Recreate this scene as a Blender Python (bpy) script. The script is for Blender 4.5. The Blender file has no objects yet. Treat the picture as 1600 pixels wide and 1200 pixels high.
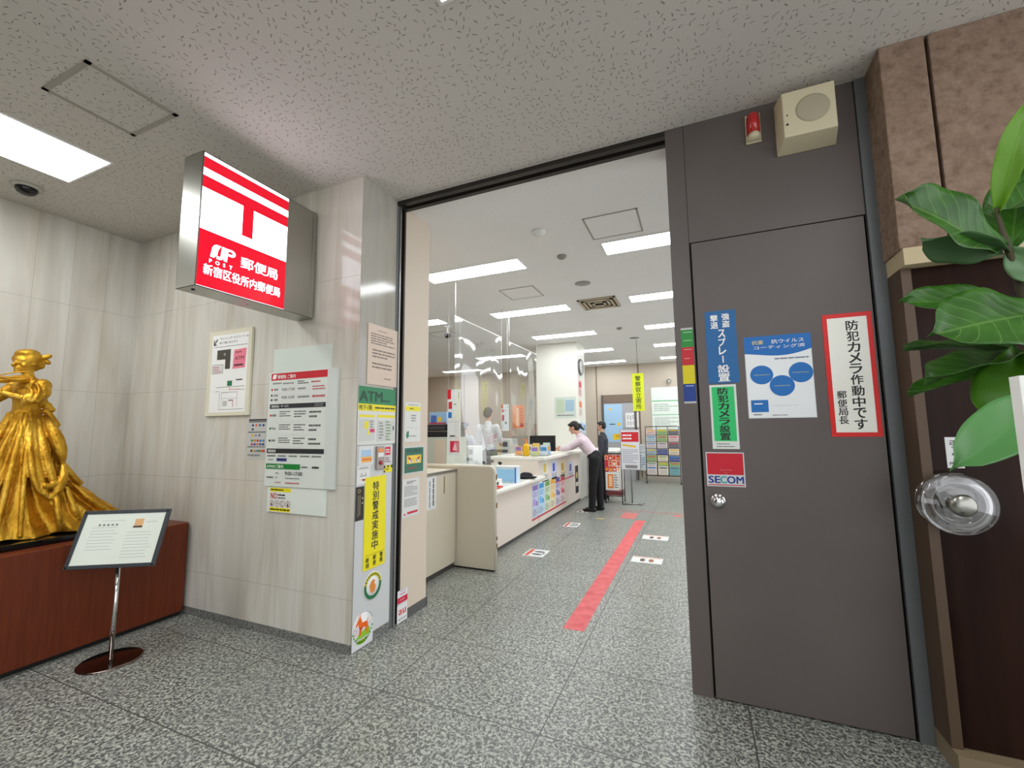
import bpy, bmesh, math, random
from mathutils import Vector, Matrix, Euler, noise
R = math.radians
random.seed(7)
SC = bpy.context.scene
COL = SC.collection

# ------------------------------------------------------------------ camera, world, exposure
cam_d = bpy.data.cameras.new('camera')
cam = bpy.data.objects.new('camera', cam_d); COL.objects.link(cam)
yaw, pitch, roll = R(23.05), R(6.06), R(-0.555)
fw = Vector((-math.sin(yaw) * math.cos(pitch), math.cos(yaw) * math.cos(pitch), math.sin(pitch)))
rt = Vector((math.cos(yaw), math.sin(yaw), 0)); up = rt.cross(fw)
r2 = rt * math.cos(roll) + up * math.sin(roll); u2 = -rt * math.sin(roll) + up * math.cos(roll)
cam.matrix_world = Matrix(((r2.x, u2.x, -fw.x, 0), (r2.y, u2.y, -fw.y, 0), (r2.z, u2.z, -fw.z, 1.25), (0, 0, 0, 1)))
cam_d.sensor_width = 36; cam_d.lens = 36 * 673 / 1600
cam_d.clip_start = 0.02; cam_d.clip_end = 100
SC.camera = cam
wd = bpy.data.worlds.new('world'); SC.world = wd; wd.use_nodes = True
wd.node_tree.nodes['Background'].inputs[0].default_value = (0.86, 0.88, 0.91, 1)
wd.node_tree.nodes['Background'].inputs[1].default_value = 1.05
SC.view_settings.view_transform = 'Standard'; SC.view_settings.look = 'None'
SC.view_settings.exposure = 0.9; SC.view_settings.gamma = 1; SC.view_settings.use_curve_mapping = False
SC.cycles.use_denoising = True
SC.cycles.max_bounces = 10; SC.cycles.transparent_max_bounces = 16
SC.cycles.sample_clamp_indirect = 6.0
OFFICE_LAMP = 9.0       # emission of the post office ceiling lamps
HALL_LAMP = 6.0         # emission of the corridor lamps, real and added
SIGN_GLOW = 2.0

# ------------------------------------------------------------------ materials
MATS = {}
def s2l(c):
    return tuple((x / 12.92 if x <= 0.04045 else ((x + 0.055) / 1.055) ** 2.4) for x in [v / 255 for v in c])
def mat(name, rgb=(200, 200, 200), rough=0.5, metal=0.0, emit=0.0, spec=0.5, alpha=None, trans=0.0, ior=1.45, coat=0.0, build=None):
    if name in MATS: return MATS[name]
    m = bpy.data.materials.new(name); m.use_nodes = True
    b = m.node_tree.nodes['Principled BSDF']; c = s2l(rgb)
    b.inputs['Base Color'].default_value = (*c, 1); b.inputs['Roughness'].default_value = rough
    b.inputs['Metallic'].default_value = metal; b.inputs['Specular IOR Level'].default_value = spec
    b.inputs['Transmission Weight'].default_value = trans; b.inputs['IOR'].default_value = ior
    b.inputs['Coat Weight'].default_value = coat; b.inputs['Coat Roughness'].default_value = 0.05
    if emit:
        b.inputs['Emission Color'].default_value = (*c, 1); b.inputs['Emission Strength'].default_value = emit
    if build: build(m.node_tree, b)
    MATS[name] = m; return m
def ink(rgb, rough=0.45):
    return mat('ink_%d_%d_%d' % rgb, rgb, rough)
def N(t, kind, **kw):
    n = t.nodes.new(kind)
    for k, v in kw.items(): setattr(n, k, v)
    return n
def geo_pos(t): return N(t, 'ShaderNodeNewGeometry').outputs['Position']
def mapping(t, sc=(1, 1, 1), rot=(0, 0, 0), loc=(0, 0, 0), src=None):
    m = N(t, 'ShaderNodeMapping'); m.inputs['Scale'].default_value = sc; m.inputs['Rotation'].default_value = rot; m.inputs['Location'].default_value = loc
    t.links.new(src if src is not None else geo_pos(t), m.inputs[0]); return m.outputs[0]
def noise_t(t, vec, scale, detail=4, rough=0.5, dist=0.0):
    n = N(t, 'ShaderNodeTexNoise'); n.inputs['Scale'].default_value = scale; n.inputs['Detail'].default_value = detail
    n.inputs['Roughness'].default_value = rough; n.inputs['Distortion'].default_value = dist
    t.links.new(vec, n.inputs['Vector']); return n.outputs['Fac']
def ramp(t, fac, stops, interp='LINEAR'):
    r = N(t, 'ShaderNodeValToRGB'); r.color_ramp.interpolation = interp
    el = r.color_ramp.elements
    while len(el) < len(stops): el.new(0.5)
    for e, (p, c) in zip(el, stops): e.position = p; e.color = (*s2l(c), 1)
    t.links.new(fac, r.inputs[0]); return r.outputs[0]
def mixc(t, fac, a, b, mode='MIX'):
    m = N(t, 'ShaderNodeMix', data_type='RGBA', blend_type=mode)
    for sock, v in ((m.inputs[0], fac), (m.inputs[6], a), (m.inputs[7], b)):
        if hasattr(v, 'links'): t.links.new(v, sock)
        elif isinstance(v, tuple): sock.default_value = (*s2l(v), 1)
        else: sock.default_value = v
    return m.outputs[2]
def math_n(t, op, a, b=0.0, c=0.0):
    m = N(t, 'ShaderNodeMath', operation=op)
    for sock, v in zip(m.inputs, (a, b, c)):
        if hasattr(v, 'links'): t.links.new(v, sock)
        else: sock.default_value = v
    return m.outputs[0]
def bump(t, b, h, dist=0.002, strength=1.0):
    n = N(t, 'ShaderNodeBump'); n.inputs['Distance'].default_value = dist; n.inputs['Strength'].default_value = strength
    t.links.new(h, n.inputs['Height']); t.links.new(n.outputs[0], b.inputs['Normal'])
def seams(t, comp, offset, pitch, width):
    # 1 on a joint line, 0 elsewhere, along one world axis
    s = N(t, 'ShaderNodeSeparateXYZ'); t.links.new(geo_pos(t), s.inputs[0])
    v = math_n(t, 'DIVIDE', math_n(t, 'SUBTRACT', s.outputs[comp], offset - width / 2), pitch)
    return math_n(t, 'LESS_THAN', math_n(t, 'FRACT', v), width / pitch)

def b_floor(t, b):
    p = geo_pos(t)
    n1 = noise_t(t, p, 75, 2, 0.55, 0.8)
    n2 = noise_t(t, p, 2.2, 3)
    c1 = ramp(t, n1, [(0.38, (84, 86, 83)), (0.47, (112, 115, 111)), (0.53, (160, 164, 156)), (0.64, (196, 199, 186))])
    c = mixc(t, math_n(t, 'MULTIPLY', n2, 0.35), c1, (104, 104, 98))
    j = math_n(t, 'MAXIMUM', seams(t, 0, -0.66, 0.81, 0.006), seams(t, 1, 2.36, 0.56, 0.006))
    c = mixc(t, j, c, (78, 78, 74))
    t.links.new(c, b.inputs['Base Color'])
    bump(t, b, n1, 0.0006, 0.5)
M_floor = mat('granite_floor', rough=0.32, spec=0.45, build=b_floor)
def b_granite(t, b):
    n1 = noise_t(t, geo_pos(t), 90, 2, 0.55, 0.8)
    t.links.new(ramp(t, n1, [(0.40, (84, 84, 82)), (0.6, (142, 142, 138))]), b.inputs['Base Color'])
M_granite = mat('granite_base', rough=0.35, build=b_granite)
def marble_builder(axis, off, pitch):
    def f(t, b):
        p = geo_pos(t)
        n1 = noise_t(t, mapping(t, (3.2, 3.2, 0.45), (R(7), R(9), 0)), 1.6, 4, 0.5, 0.9)
        n2 = noise_t(t, mapping(t, (8, 8, 0.35), (R(3), R(4), 0)), 1.5, 3, 0.6, 0.3)
        c = ramp(t, n1, [(0.32, (192, 187, 175)), (0.48, (206, 202, 190)), (0.6, (214, 211, 201)), (0.75, (200, 198, 190))])
        d = ramp(t, n2, [(0.3, (234, 229, 219)), (0.5, (255, 255, 255)), (0.75, (250, 250, 250))])
        c = mixc(t, 0.6, c, d, 'MULTIPLY')
        bl = noise_t(t, mapping(t, (2.2, 2.2, 1.0)), 2.4, 2)
        c = mixc(t, ramp(t, bl, [(0.55, (0, 0, 0)), (0.78, (90, 90, 90))]), c, (206, 192, 160))
        j = math_n(t, 'MAXIMUM', seams(t, axis, off, pitch, 0.0025), seams(t, 2, 1.57, 0.64, 0.003))
        c = mixc(t, math_n(t, 'MULTIPLY', j, 0.45), c, (120, 114, 104))
        t.links.new(c, b.inputs['Base Color'])
    return f
M_marble_x = mat('polished_marble', rough=0.10, spec=0.5, build=marble_builder(0, -1.856, 0.61))
M_marble_y = mat('polished_marble_side', rough=0.10, spec=0.5, build=marble_builder(1, 0.78, 0.2033))
def fleck_builder(base, fleck, density, scale):
    def f(t, b):
        p = geo_pos(t)
        s = N(t, 'ShaderNodeVectorMath', operation='SCALE'); s.inputs['Scale'].default_value = scale; t.links.new(p, s.inputs[0])
        v = N(t, 'ShaderNodeTexVoronoi'); v.inputs['Scale'].default_value = 1.0; t.links.new(s.outputs[0], v.inputs['Vector'])
        d = N(t, 'ShaderNodeVectorMath', operation='SUBTRACT'); t.links.new(s.outputs[0], d.inputs[0]); t.links.new(v.outputs['Position'], d.inputs[1])
        sep = N(t, 'ShaderNodeSeparateColor'); t.links.new(v.outputs['Color'], sep.inputs[0])
        r = N(t, 'ShaderNodeVectorRotate', rotation_type='Z_AXIS'); t.links.new(d.outputs[0], r.inputs[0])
        t.links.new(math_n(t, 'MULTIPLY', sep.outputs[0], 6.28), r.inputs['Angle'])
        q = N(t, 'ShaderNodeSeparateXYZ'); t.links.new(r.outputs[0], q.inputs[0])
        wig = math_n(t, 'MULTIPLY', math_n(t, 'SUBTRACT', noise_t(t, s.outputs[0], 3, 1), 0.5), 0.25)
        a = math_n(t, 'LESS_THAN', math_n(t, 'ABSOLUTE', q.outputs[0]), 0.28)
        bb = math_n(t, 'LESS_THAN', math_n(t, 'ABSOLUTE', math_n(t, 'ADD', q.outputs[1], wig)), 0.055)
        e = math_n(t, 'LESS_THAN', sep.outputs[1], density)
        k = math_n(t, 'MULTIPLY', math_n(t, 'MULTIPLY', a, bb), e)
        n = noise_t(t, p, 1.3, 2)
        c = mixc(t, n, base, tuple(max(0, x - 10) for x in base))
        t.links.new(mixc(t, math_n(t, 'MULTIPLY', k, 0.75), c, fleck), b.inputs['Base Color'])
    return f
M_ceil = mat('fissured_ceiling_board', rough=0.85, spec=0.2, build=fleck_builder((216, 211, 204), (112, 103, 98), 0.7, 30))
M_ceil2 = mat('office_ceiling_board', rough=0.85, spec=0.2, build=fleck_builder((246, 244, 242), (226, 222, 216), 0.2, 30))
def b_concrete(t, b):
    p = geo_pos(t); n1 = noise_t(t, p, 28, 6, 0.65); n2 = noise_t(t, p, 160, 2)
    t.links.new(ramp(t, n1, [(0.3, (120, 99, 84)), (0.5, (144, 122, 105)), (0.7, (160, 138, 121))]), b.inputs['Base Color'])
    bump(t, b, math_n(t, 'ADD', n1, n2), 0.004, 0.7)
M_concrete = mat('blasted_concrete', rough=0.9, spec=0.15, build=b_concrete)
M_cream = mat('cream_wall', (212, 198, 180), 0.6)
M_cream_far = mat('far_wall_panel', (196, 184, 168), 0.6)
M_peach = mat('peach_wall_panel', (226, 196, 168), 0.6)
M_lintel = mat('cream_paint', (196, 180, 144), 0.5)
M_grey = mat('grey_painted_steel', (96, 88, 85), 0.42, build=lambda t, b: t.links.new(ramp(t, noise_t(t, geo_pos(t), 3, 3), [(0.3, (94, 86, 83)), (0.7, (99, 91, 88))]), b.inputs['Base Color']))
M_greytrim = mat('blue_grey_steel', (104, 108, 110), 0.4)
M_dark = mat('dark_gap', (22, 20, 18), 0.6)
M_bronze = mat('bronze_frame', (88, 70, 54), 0.45, 0.1)
def b_darkdoor(t, b):
    n = noise_t(t, mapping(t, (9, 9, 0.7)), 1.5, 3)
    t.links.new(ramp(t, n, [(0.3, (30, 17, 13)), (0.7, (46, 28, 21))]), b.inputs['Base Color'])
M_darkdoor = mat('dark_brown_glazed_door', rough=0.15, spec=0.12, build=b_darkdoor)
M_steel = mat('brushed_steel', (168, 168, 160), 0.28, 1.0)
M_chrome = mat('chrome', (215, 215, 215), 0.08, 1.0)
M_track = mat('dark_track', (66, 62, 58), 0.35, 0.7)
M_lite = mat('light_aluminium', (150, 150, 146), 0.3, 0.8)
M_white = mat('white_plastic', (232, 232, 228), 0.4)
M_ivory = mat('ivory_plastic', (214, 204, 172), 0.5)
M_ivorymesh = mat('ivory_grille', (176, 168, 144), 0.7)
M_beige = mat('beige_laminate', (206, 198, 178), 0.45)
M_beigefront = mat('counter_front_laminate', (226, 214, 202), 0.5)
M_topw = mat('white_worktop', (232, 230, 220), 0.3)
M_black = mat('black_plastic', (26, 26, 28), 0.4)
M_blackg = mat('black_gloss', (14, 13, 12), 0.08, spec=0.6)
M_paper = mat('paper', (234, 234, 230), 0.6)
M_lampglow = mat('lamp_diffuser', (248, 252, 255), 0.5, emit=OFFICE_LAMP)
M_hallglow = mat('corridor_lamp_diffuser', (250, 252, 255), 0.5, emit=HALL_LAMP)
M_signw = mat('lit_white_acrylic', (240, 244, 255), 0.25, emit=SIGN_GLOW)
M_signr = mat('lit_red_acrylic', (226, 10, 40), 0.25, emit=0.30)
M_redglass = mat('red_lens', (190, 14, 22), 0.2, emit=0.0, coat=1.0)
def b_gold(t, b):
    p = geo_pos(t); n1 = noise_t(t, p, 45, 4, 0.6); n2 = noise_t(t, p, 9, 3)
    t.links.new(ramp(t, n2, [(0.3, (176, 126, 30)), (0.55, (214, 166, 54)), (0.75, (230, 186, 80))]), b.inputs['Base Color'])
    bump(t, b, n1, 0.008, 0.8)
M_gold = mat('gilded_bronze', rough=0.42, metal=0.85, build=b_gold)
def b_lacquer(t, b):
    n = noise_t(t, mapping(t, (2, 30, 2)), 2, 3)
    t.links.new(ramp(t, n, [(0.3, (98, 44, 24)), (0.7, (112, 52, 28))]), b.inputs['Base Color'])
M_lacquer = mat('red_brown_lacquer', rough=0.38, spec=0.3, build=b_lacquer)
M_tape = mat('red_floor_tape', (212, 84, 88), 0.5, build=lambda t, b: t.links.new(ramp(t, noise_t(t, geo_pos(t), 14, 3), [(0.3, (204, 74, 80)), (0.7, (224, 106, 106))]), b.inputs['Base Color']))
def b_leaf(t, b):
    tc = N(t, 'ShaderNodeTexCoord')
    s = N(t, 'ShaderNodeSeparateXYZ'); t.links.new(tc.outputs['UV'], s.inputs[0])
    ax = math_n(t, 'ABSOLUTE', math_n(t, 'SUBTRACT', s.outputs[0], 0.5))
    v = math_n(t, 'FRACT', math_n(t, 'MULTIPLY', math_n(t, 'SUBTRACT', s.outputs[1], math_n(t, 'MULTIPLY', ax, 0.5)), 8.0))
    vein = math_n(t, 'MAXIMUM', math_n(t, 'LESS_THAN', v, 0.07), math_n(t, 'LESS_THAN', ax, 0.018))
    n = noise_t(t, geo_pos(t), 14, 2)
    c = ramp(t, n, [(0.3, (34, 74, 14)), (0.7, (54, 104, 26))])
    t.links.new(mixc(t, math_n(t, 'MULTIPLY', vein, 0.45), c, (104, 142, 66)), b.inputs['Base Color'])
    bump(t, b, math_n(t, 'ABSOLUTE', math_n(t, 'SUBTRACT', v, 0.5)), 0.003, 0.5)
    b.inputs['Subsurface Weight'].default_value = 0.0
M_leaf = mat('leaf_green', rough=0.38, build=b_leaf)
M_leafy = mat('young_leaf_green', (92, 140, 20), 0.4)
M_stem = mat('green_brown_stem', (62, 58, 34), 0.7)
def b_vinyl(t, b):
    tr = N(t, 'ShaderNodeBsdfTransparent'); tr.inputs[0].default_value = (0.97, 0.985, 0.975, 1)
    gl = N(t, 'ShaderNodeBsdfGlossy'); gl.inputs['Roughness'].default_value = 0.06; gl.inputs[0].default_value = (1, 1, 1, 1)
    df = N(t, 'ShaderNodeBsdfDiffuse'); df.inputs[0].default_value = (0.9, 0.93, 0.91, 1)
    m1 = N(t, 'ShaderNodeMixShader'); m1.inputs[0].default_value = 0.05
    t.links.new(tr.outputs[0], m1.inputs[1]); t.links.new(df.outputs[0], m1.inputs[2])
    lw = N(t, 'ShaderNodeLayerWeight'); lw.inputs['Blend'].default_value = 0.35
    m2 = N(t, 'ShaderNodeMixShader'); t.links.new(math_n(t, 'MULTIPLY_ADD', lw.outputs['Fresnel'], 0.22, 0.02), m2.inputs[0])
    t.links.new(m1.outputs[0], m2.inputs[1]); t.links.new(gl.outputs[0], m2.inputs[2])
    t.links.new(m2.outputs[0], t.nodes['Material Output'].inputs['Surface'])
M_vinyl = mat('clear_vinyl', build=b_vinyl)
M_clear = mat('clear_acrylic', (255, 255, 255), 0.02, trans=1.0, ior=1.4)
def b_disc(t, b):
    tr = N(t, 'ShaderNodeBsdfTransparent'); gl = N(t, 'ShaderNodeBsdfGlossy'); gl.inputs['Roughness'].default_value = 0.03
    lw = N(t, 'ShaderNodeLayerWeight'); lw.inputs['Blend'].default_value = 0.5
    m2 = N(t, 'ShaderNodeMixShader'); t.links.new(math_n(t, 'MULTIPLY_ADD', lw.outputs['Fresnel'], 0.55, 0.03), m2.inputs[0])
    t.links.new(tr.outputs[0], m2.inputs[1]); t.links.new(gl.outputs[0], m2.inputs[2]); t.links.new(m2.outputs[0], t.nodes['Material Output'].inputs['Surface'])
M_disc = mat('clear_handle_acrylic', build=b_disc)
M_skin = mat('skin', (206, 158, 132), 0.55)
M_hair = mat('dark_hair', (30, 26, 26), 0.5)

# ------------------------------------------------------------------ mesh helpers
class MB:
    def __init__(s): s.v = []; s.f = []; s.m = []; s.sm = []; s.mats = []; s.uv = {}
    def mi(s, m):
        if m not in s.mats: s.mats.append(m)
        return s.mats.index(m)
    def add(s, vs, fs, m, smooth=False):
        o = len(s.v); s.v += [tuple(v) for v in vs]; k = s.mi(m)
        for f in fs: s.f.append(tuple(o + i for i in f)); s.m.append(k); s.sm.append(smooth)
        return s
    def box(s, a, b, m):
        x0, y0, z0 = a; x1, y1, z1 = b
        return s.add([(x0, y0, z0), (x1, y0, z0), (x1, y1, z0), (x0, y1, z0), (x0, y0, z1), (x1, y0, z1), (x1, y1, z1), (x0, y1, z1)],
                     [(0, 3, 2, 1), (4, 5, 6, 7), (0, 1, 5, 4), (1, 2, 6, 5), (2, 3, 7, 6), (3, 0, 4, 7)], m)
    def prism(s, pts, lo, hi, m, axis='z', smooth=False):
        n = len(pts)
        def P(p, h): return {'z': (p[0], p[1], h), 'y': (p[0], h, p[1]), 'x': (h, p[0], p[1])}[axis]
        vs = [P(p, lo) for p in pts] + [P(p, hi) for p in pts]
        return s.add(vs, [tuple(range(n))[::-1], tuple(range(n, 2 * n))] + [(i, (i + 1) % n, n + (i + 1) % n, n + i) for i in range(n)], m, smooth)
    def poly(s, pts, m, z=0.0): return s.add([(p[0], p[1], z) for p in pts], [tuple(range(len(pts)))], m)
    def tube(s, path, r, m, seg=12, caps=True, closed=False):
        path = [Vector(p) for p in path]; n = len(path)
        rr = r if isinstance(r, (list, tuple)) else [r] * n
        vs = []; prev = None
        for i, p in enumerate(path):
            a = path[(i - 1) % n] if (i or closed) else p; b = path[(i + 1) % n] if (i < n - 1 or closed) else p
            t = (b - a).normalized()
            if prev is None:
                x = t.orthogonal().normalized()
            else:
                x = (prev - t * prev.dot(t)).normalized()
            prev = x; y = t.cross(x)
            for k in range(seg):
                an = 2 * math.pi * k / seg; vs.append(p + (x * math.cos(an) + y * math.sin(an)) * rr[i])
        fs = []
        for i in range(n if closed else n - 1):
            j = (i + 1) % n
            for k in range(seg): fs.append((i * seg + k, i * seg + (k + 1) % seg, j * seg + (k + 1) % seg, j * seg + k))
        s.add(vs, fs, m, True)
        if caps and not closed:
            o = len(s.v) - n * seg; mi = s.mi(m)
            for rng in (tuple(range(seg))[::-1], tuple(range((n - 1) * seg, n * seg))):
                s.f.append(tuple(o + i for i in rng)); s.m.append(mi); s.sm.append(False)
        return s
    def lathe(s, prof, m, seg=32, c=(0, 0, 0), axis='z', smooth=True):
        vs = []; n = len(prof)
        for r, h in prof:
            for k in range(seg):
                a = 2 * math.pi * k / seg; x, y = r * math.cos(a), r * math.sin(a)
                p = {'z': (x, y, h), 'y': (x, h, -y), 'x': (h, x, y)}[axis]
                vs.append((p[0] + c[0], p[1] + c[1], p[2] + c[2]))
        fs = [(i * seg + k, i * seg + (k + 1) % seg, (i + 1) * seg + (k + 1) % seg, (i + 1) * seg + k) for i in range(n - 1) for k in range(seg)]
        fs += [tuple(range(seg))[::-1], tuple(range((n - 1) * seg, n * seg))]
        return s.add(vs, fs, m, smooth)
    def ellip(s, c, r, m, seg=20, rings=12, rot=None):
        Rm = (Euler(rot).to_matrix() if rot else Matrix.Identity(3)); vs = []
        for i in range(rings + 1):
            ph = math.pi * i / rings
            for k in range(seg):
                a = 2 * math.pi * k / seg
                q = Rm @ Vector((r[0] * math.sin(ph) * math.cos(a), r[1] * math.sin(ph) * math.sin(a), r[2] * math.cos(ph)))
                vs.append(q + Vector(c))
        fs = [(i * seg + k, (i + 1) * seg + k, (i + 1) * seg + (k + 1) % seg, i * seg + (k + 1) % seg) for i in range(rings) for k in range(seg)]
        return s.add(vs, fs, m, True)
    def mesh(s, name):
        me = bpy.data.meshes.new(name); me.from_pydata(s.v, [], s.f)
        for m in s.mats: me.materials.append(m)
        me.polygons.foreach_set('material_index', s.m); me.polygons.foreach_set('use_smooth', s.sm)
        me.update(); return me
    def build(s, name, parent=None, bevel=0, loc=None, rot=None, segs=2):
        o = bpy.data.objects.new(name, s.mesh(name)); COL.objects.link(o)
        if parent: o.parent = parent
        if loc: o.location = loc
        if rot: o.rotation_euler = rot
        if bevel:
            b = o.modifiers.new('bevel', 'BEVEL'); b.width = bevel; b.segments = segs; b.limit_method = 'ANGLE'; b.angle_limit = R(40)
        return o
def tag(o, label=None, cat=None, group=None, kind=None):
    if label: o['label'] = label
    if cat: o['category'] = cat
    if group: o['group'] = group
    if kind: o['kind'] = kind
    return o
def thing(name, label, cat, loc=(0, 0, 0), rot=(0, 0, 0), group=None):
    o = bpy.data.objects.new(name, None); COL.objects.link(o); o.empty_display_size = 0.05
    o.location = loc; o.rotation_euler = rot; return tag(o, label, cat, group)
def struct(name, mb, bevel=0):
    return tag(mb.build(name, bevel=bevel), kind='structure')
def copy_tree(o, parent=None):
    c = o.copy(); COL.objects.link(c); c.parent = parent
    for ch in list(o.children): copy_tree(ch, c)
    return c

# --- text as mesh
TXT = {}
def text_mesh(s):
    k = s
    if k in TXT: return TXT[k]
    c = bpy.data.curves.new('txt', 'FONT'); c.body = s; c.size = 1; c.resolution_u = 3
    o = bpy.data.objects.new('txt', c); COL.objects.link(o)
    me = bpy.data.meshes.new_from_object(o.evaluated_get(bpy.context.evaluated_depsgraph_get()))
    vs = [tuple(v.co) for v in me.vertices]; fs = [tuple(p.vertices) for p in me.polygons]
    bpy.data.objects.remove(o); bpy.data.curves.remove(c); bpy.data.meshes.remove(me)
    TXT[k] = (vs, fs); return TXT[k]
def put_text(mb, s, cx, cy, hgt, m, z, bold=0.0, width=None, rot=0.0, xscale=1.0, shear=0.0):
    """centre the text's own box on (cx, cy), cap height hgt; width (if given) sets the total width"""
    vs, fs = text_mesh(s)
    if not vs: return
    x0 = min(v[0] for v in vs); x1 = max(v[0] for v in vs); y0 = min(v[1] for v in vs); y1 = max(v[1] for v in vs)
    k = hgt / (y1 - y0); kx = (width / (x1 - x0)) if width else k * xscale
    c, sn = math.cos(rot), math.sin(rot)
    # heavier strokes: the same glyphs laid again a hair to each side
    bold *= 0.62
    for i_, (dx, dy) in enumerate([(0, 0)] if bold < 0.004 else [(bold, bold * .6), (bold, -bold * .6), (-bold, bold * .6), (-bold, -bold * .6)]):
        out = []; zc = z + 0.00008 * i_
        for x, y, _ in vs:
            a = (x + dx - (x0 + x1) / 2) * kx; b = (y + dy - (y0 + y1) / 2) * k; a += shear * b
            out.append((cx + a * c - b * sn, cy + a * sn + b * c, zc))
        mb.add(out, fs, m)
def put_vert(mb, s, cx, ytop, cell, m, z, bold=0.02, xs=1.0, fill=0.9):
    for i, ch in enumerate(s):
        yc = ytop - cell * (i + 0.5)
        if ch in 'ー―-': put_text(mb, ch, cx, yc, 0.1 * cell if ch == 'ー' else 0.08 * cell, m, z, bold, width=cell * 0.75, rot=-math.pi / 2)
        elif ch == 'く': put_text(mb, ch, cx, yc, cell * 0.8, m, z, bold)
        else: put_text(mb, ch, cx, yc, cell * fill, m, z, bold, width=cell * fill * xs)

FACE_S = (R(90), 0, 0)       # print faces -Y (towards the corridor)
FACE_E = (R(90), 0, R(90))   # print faces +X
def poster(name, label, cat, loc, face, w, h, col, prints, thick=0.002, group=None, gap=0.0, bevel=0, parent=None, base_name=None):
    """loc = lower left corner in the world; prints use u 0..1 rightwards, v 0..1 downwards"""
    mb = MB().box((0, 0, gap), (w, h, gap + thick), col if not isinstance(col, tuple) else ink(col))
    o = mb.build(name, parent=parent, bevel=bevel); o.location = loc; o.rotation_euler = face
    if parent is None: tag(o, label, cat, group)
    pr = MB(); tx = MB(); z = gap + thick
    for i, p in enumerate(prints):
        k = p[0]; zz = z + 0.0004 + (0.00005 if len(prints) > 30 else 0.00012) * i
        U = lambda u: u * w
        V = lambda v: h - v * h
        C = lambda c: c if not isinstance(c, tuple) else ink(c)
        if k == 'r': pr.poly([(U(p[1]), V(p[4])), (U(p[3]), V(p[4])), (U(p[3]), V(p[2])), (U(p[1]), V(p[2]))], C(p[5]), zz)
        elif k == 'p': pr.poly([(U(a), V(b)) for a, b in p[1]], C(p[2]), zz)
        elif k == 'e':   # cx cy rx(of w) ry(of h) col [inner ratio]
            n = 40; inn = p[6] if len(p) > 6 else 0
            a = [(U(p[1]) + p[3] * w * math.cos(2 * math.pi * j / n), V(p[2]) + p[4] * h * math.sin(2 * math.pi * j / n), zz) for j in range(n)]
            if inn:
                b = [(U(p[1]) + inn * p[3] * w * math.cos(2 * math.pi * j / n), V(p[2]) + inn * p[4] * h * math.sin(2 * math.pi * j / n), zz) for j in range(n)]
                pr.add(a + b, [(j, (j + 1) % n, n + (j + 1) % n, n + j) for j in range(n)], C(p[5]))
            else: pr.add(a, [tuple(range(n))], C(p[5]))
        elif k == 'l':   # rows of fine print too small to read
            x0, y0, x1, y1, n, c = p[1:7]; rs = random.Random(int(1000 * x0 + 77 * y0 * 10 + n))
            for j in range(n):
                yy = y0 + (y1 - y0) * (j + 0.5) / n; hh = (y1 - y0) / n * 0.22; xe = x1 - (x1 - x0) * rs.choice([0, 0, 0.1, 0.35])
                x = x0
                while x < xe - 0.01:
                    e = min(xe, x + (x1 - x0) * rs.uniform(0.08, 0.3))
                    pr.poly([(U(x), V(yy + hh)), (U(e), V(yy + hh)), (U(e), V(yy - hh)), (U(x), V(yy - hh))], C(c), zz); x = e + (x1 - x0) * 0.02
        elif k == 't':   # text cx cy height(of h) width(of w or None) col bold
            put_text(tx, p[1], U(p[2]), V(p[3]), p[4] * h, C(p[6]), zz, p[7] if len(p) > 7 else 0.02, width=p[5] * w if p[5] else None)
        elif k == 'v':   # text cx vtop vcell(of h) col bold xs
            put_vert(tx, p[1], U(p[2]), V(p[3]), p[4] * h, C(p[5]), zz, p[6] if len(p) > 6 else 0.02, p[7] if len(p) > 7 else 1.0)
    if pr.v: pr.build('printed_area', parent=o)
    if tx.v: tx.build('lettering', parent=o)
    return o
RED = (214, 28, 44); BLK = (30, 30, 30); WHT = (246, 246, 242); GRN = (20, 120, 74); YEL = (236, 222, 20); GRY = (140, 140, 138); BLU = (22, 100, 170); ORG = (240, 110, 40)

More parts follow.
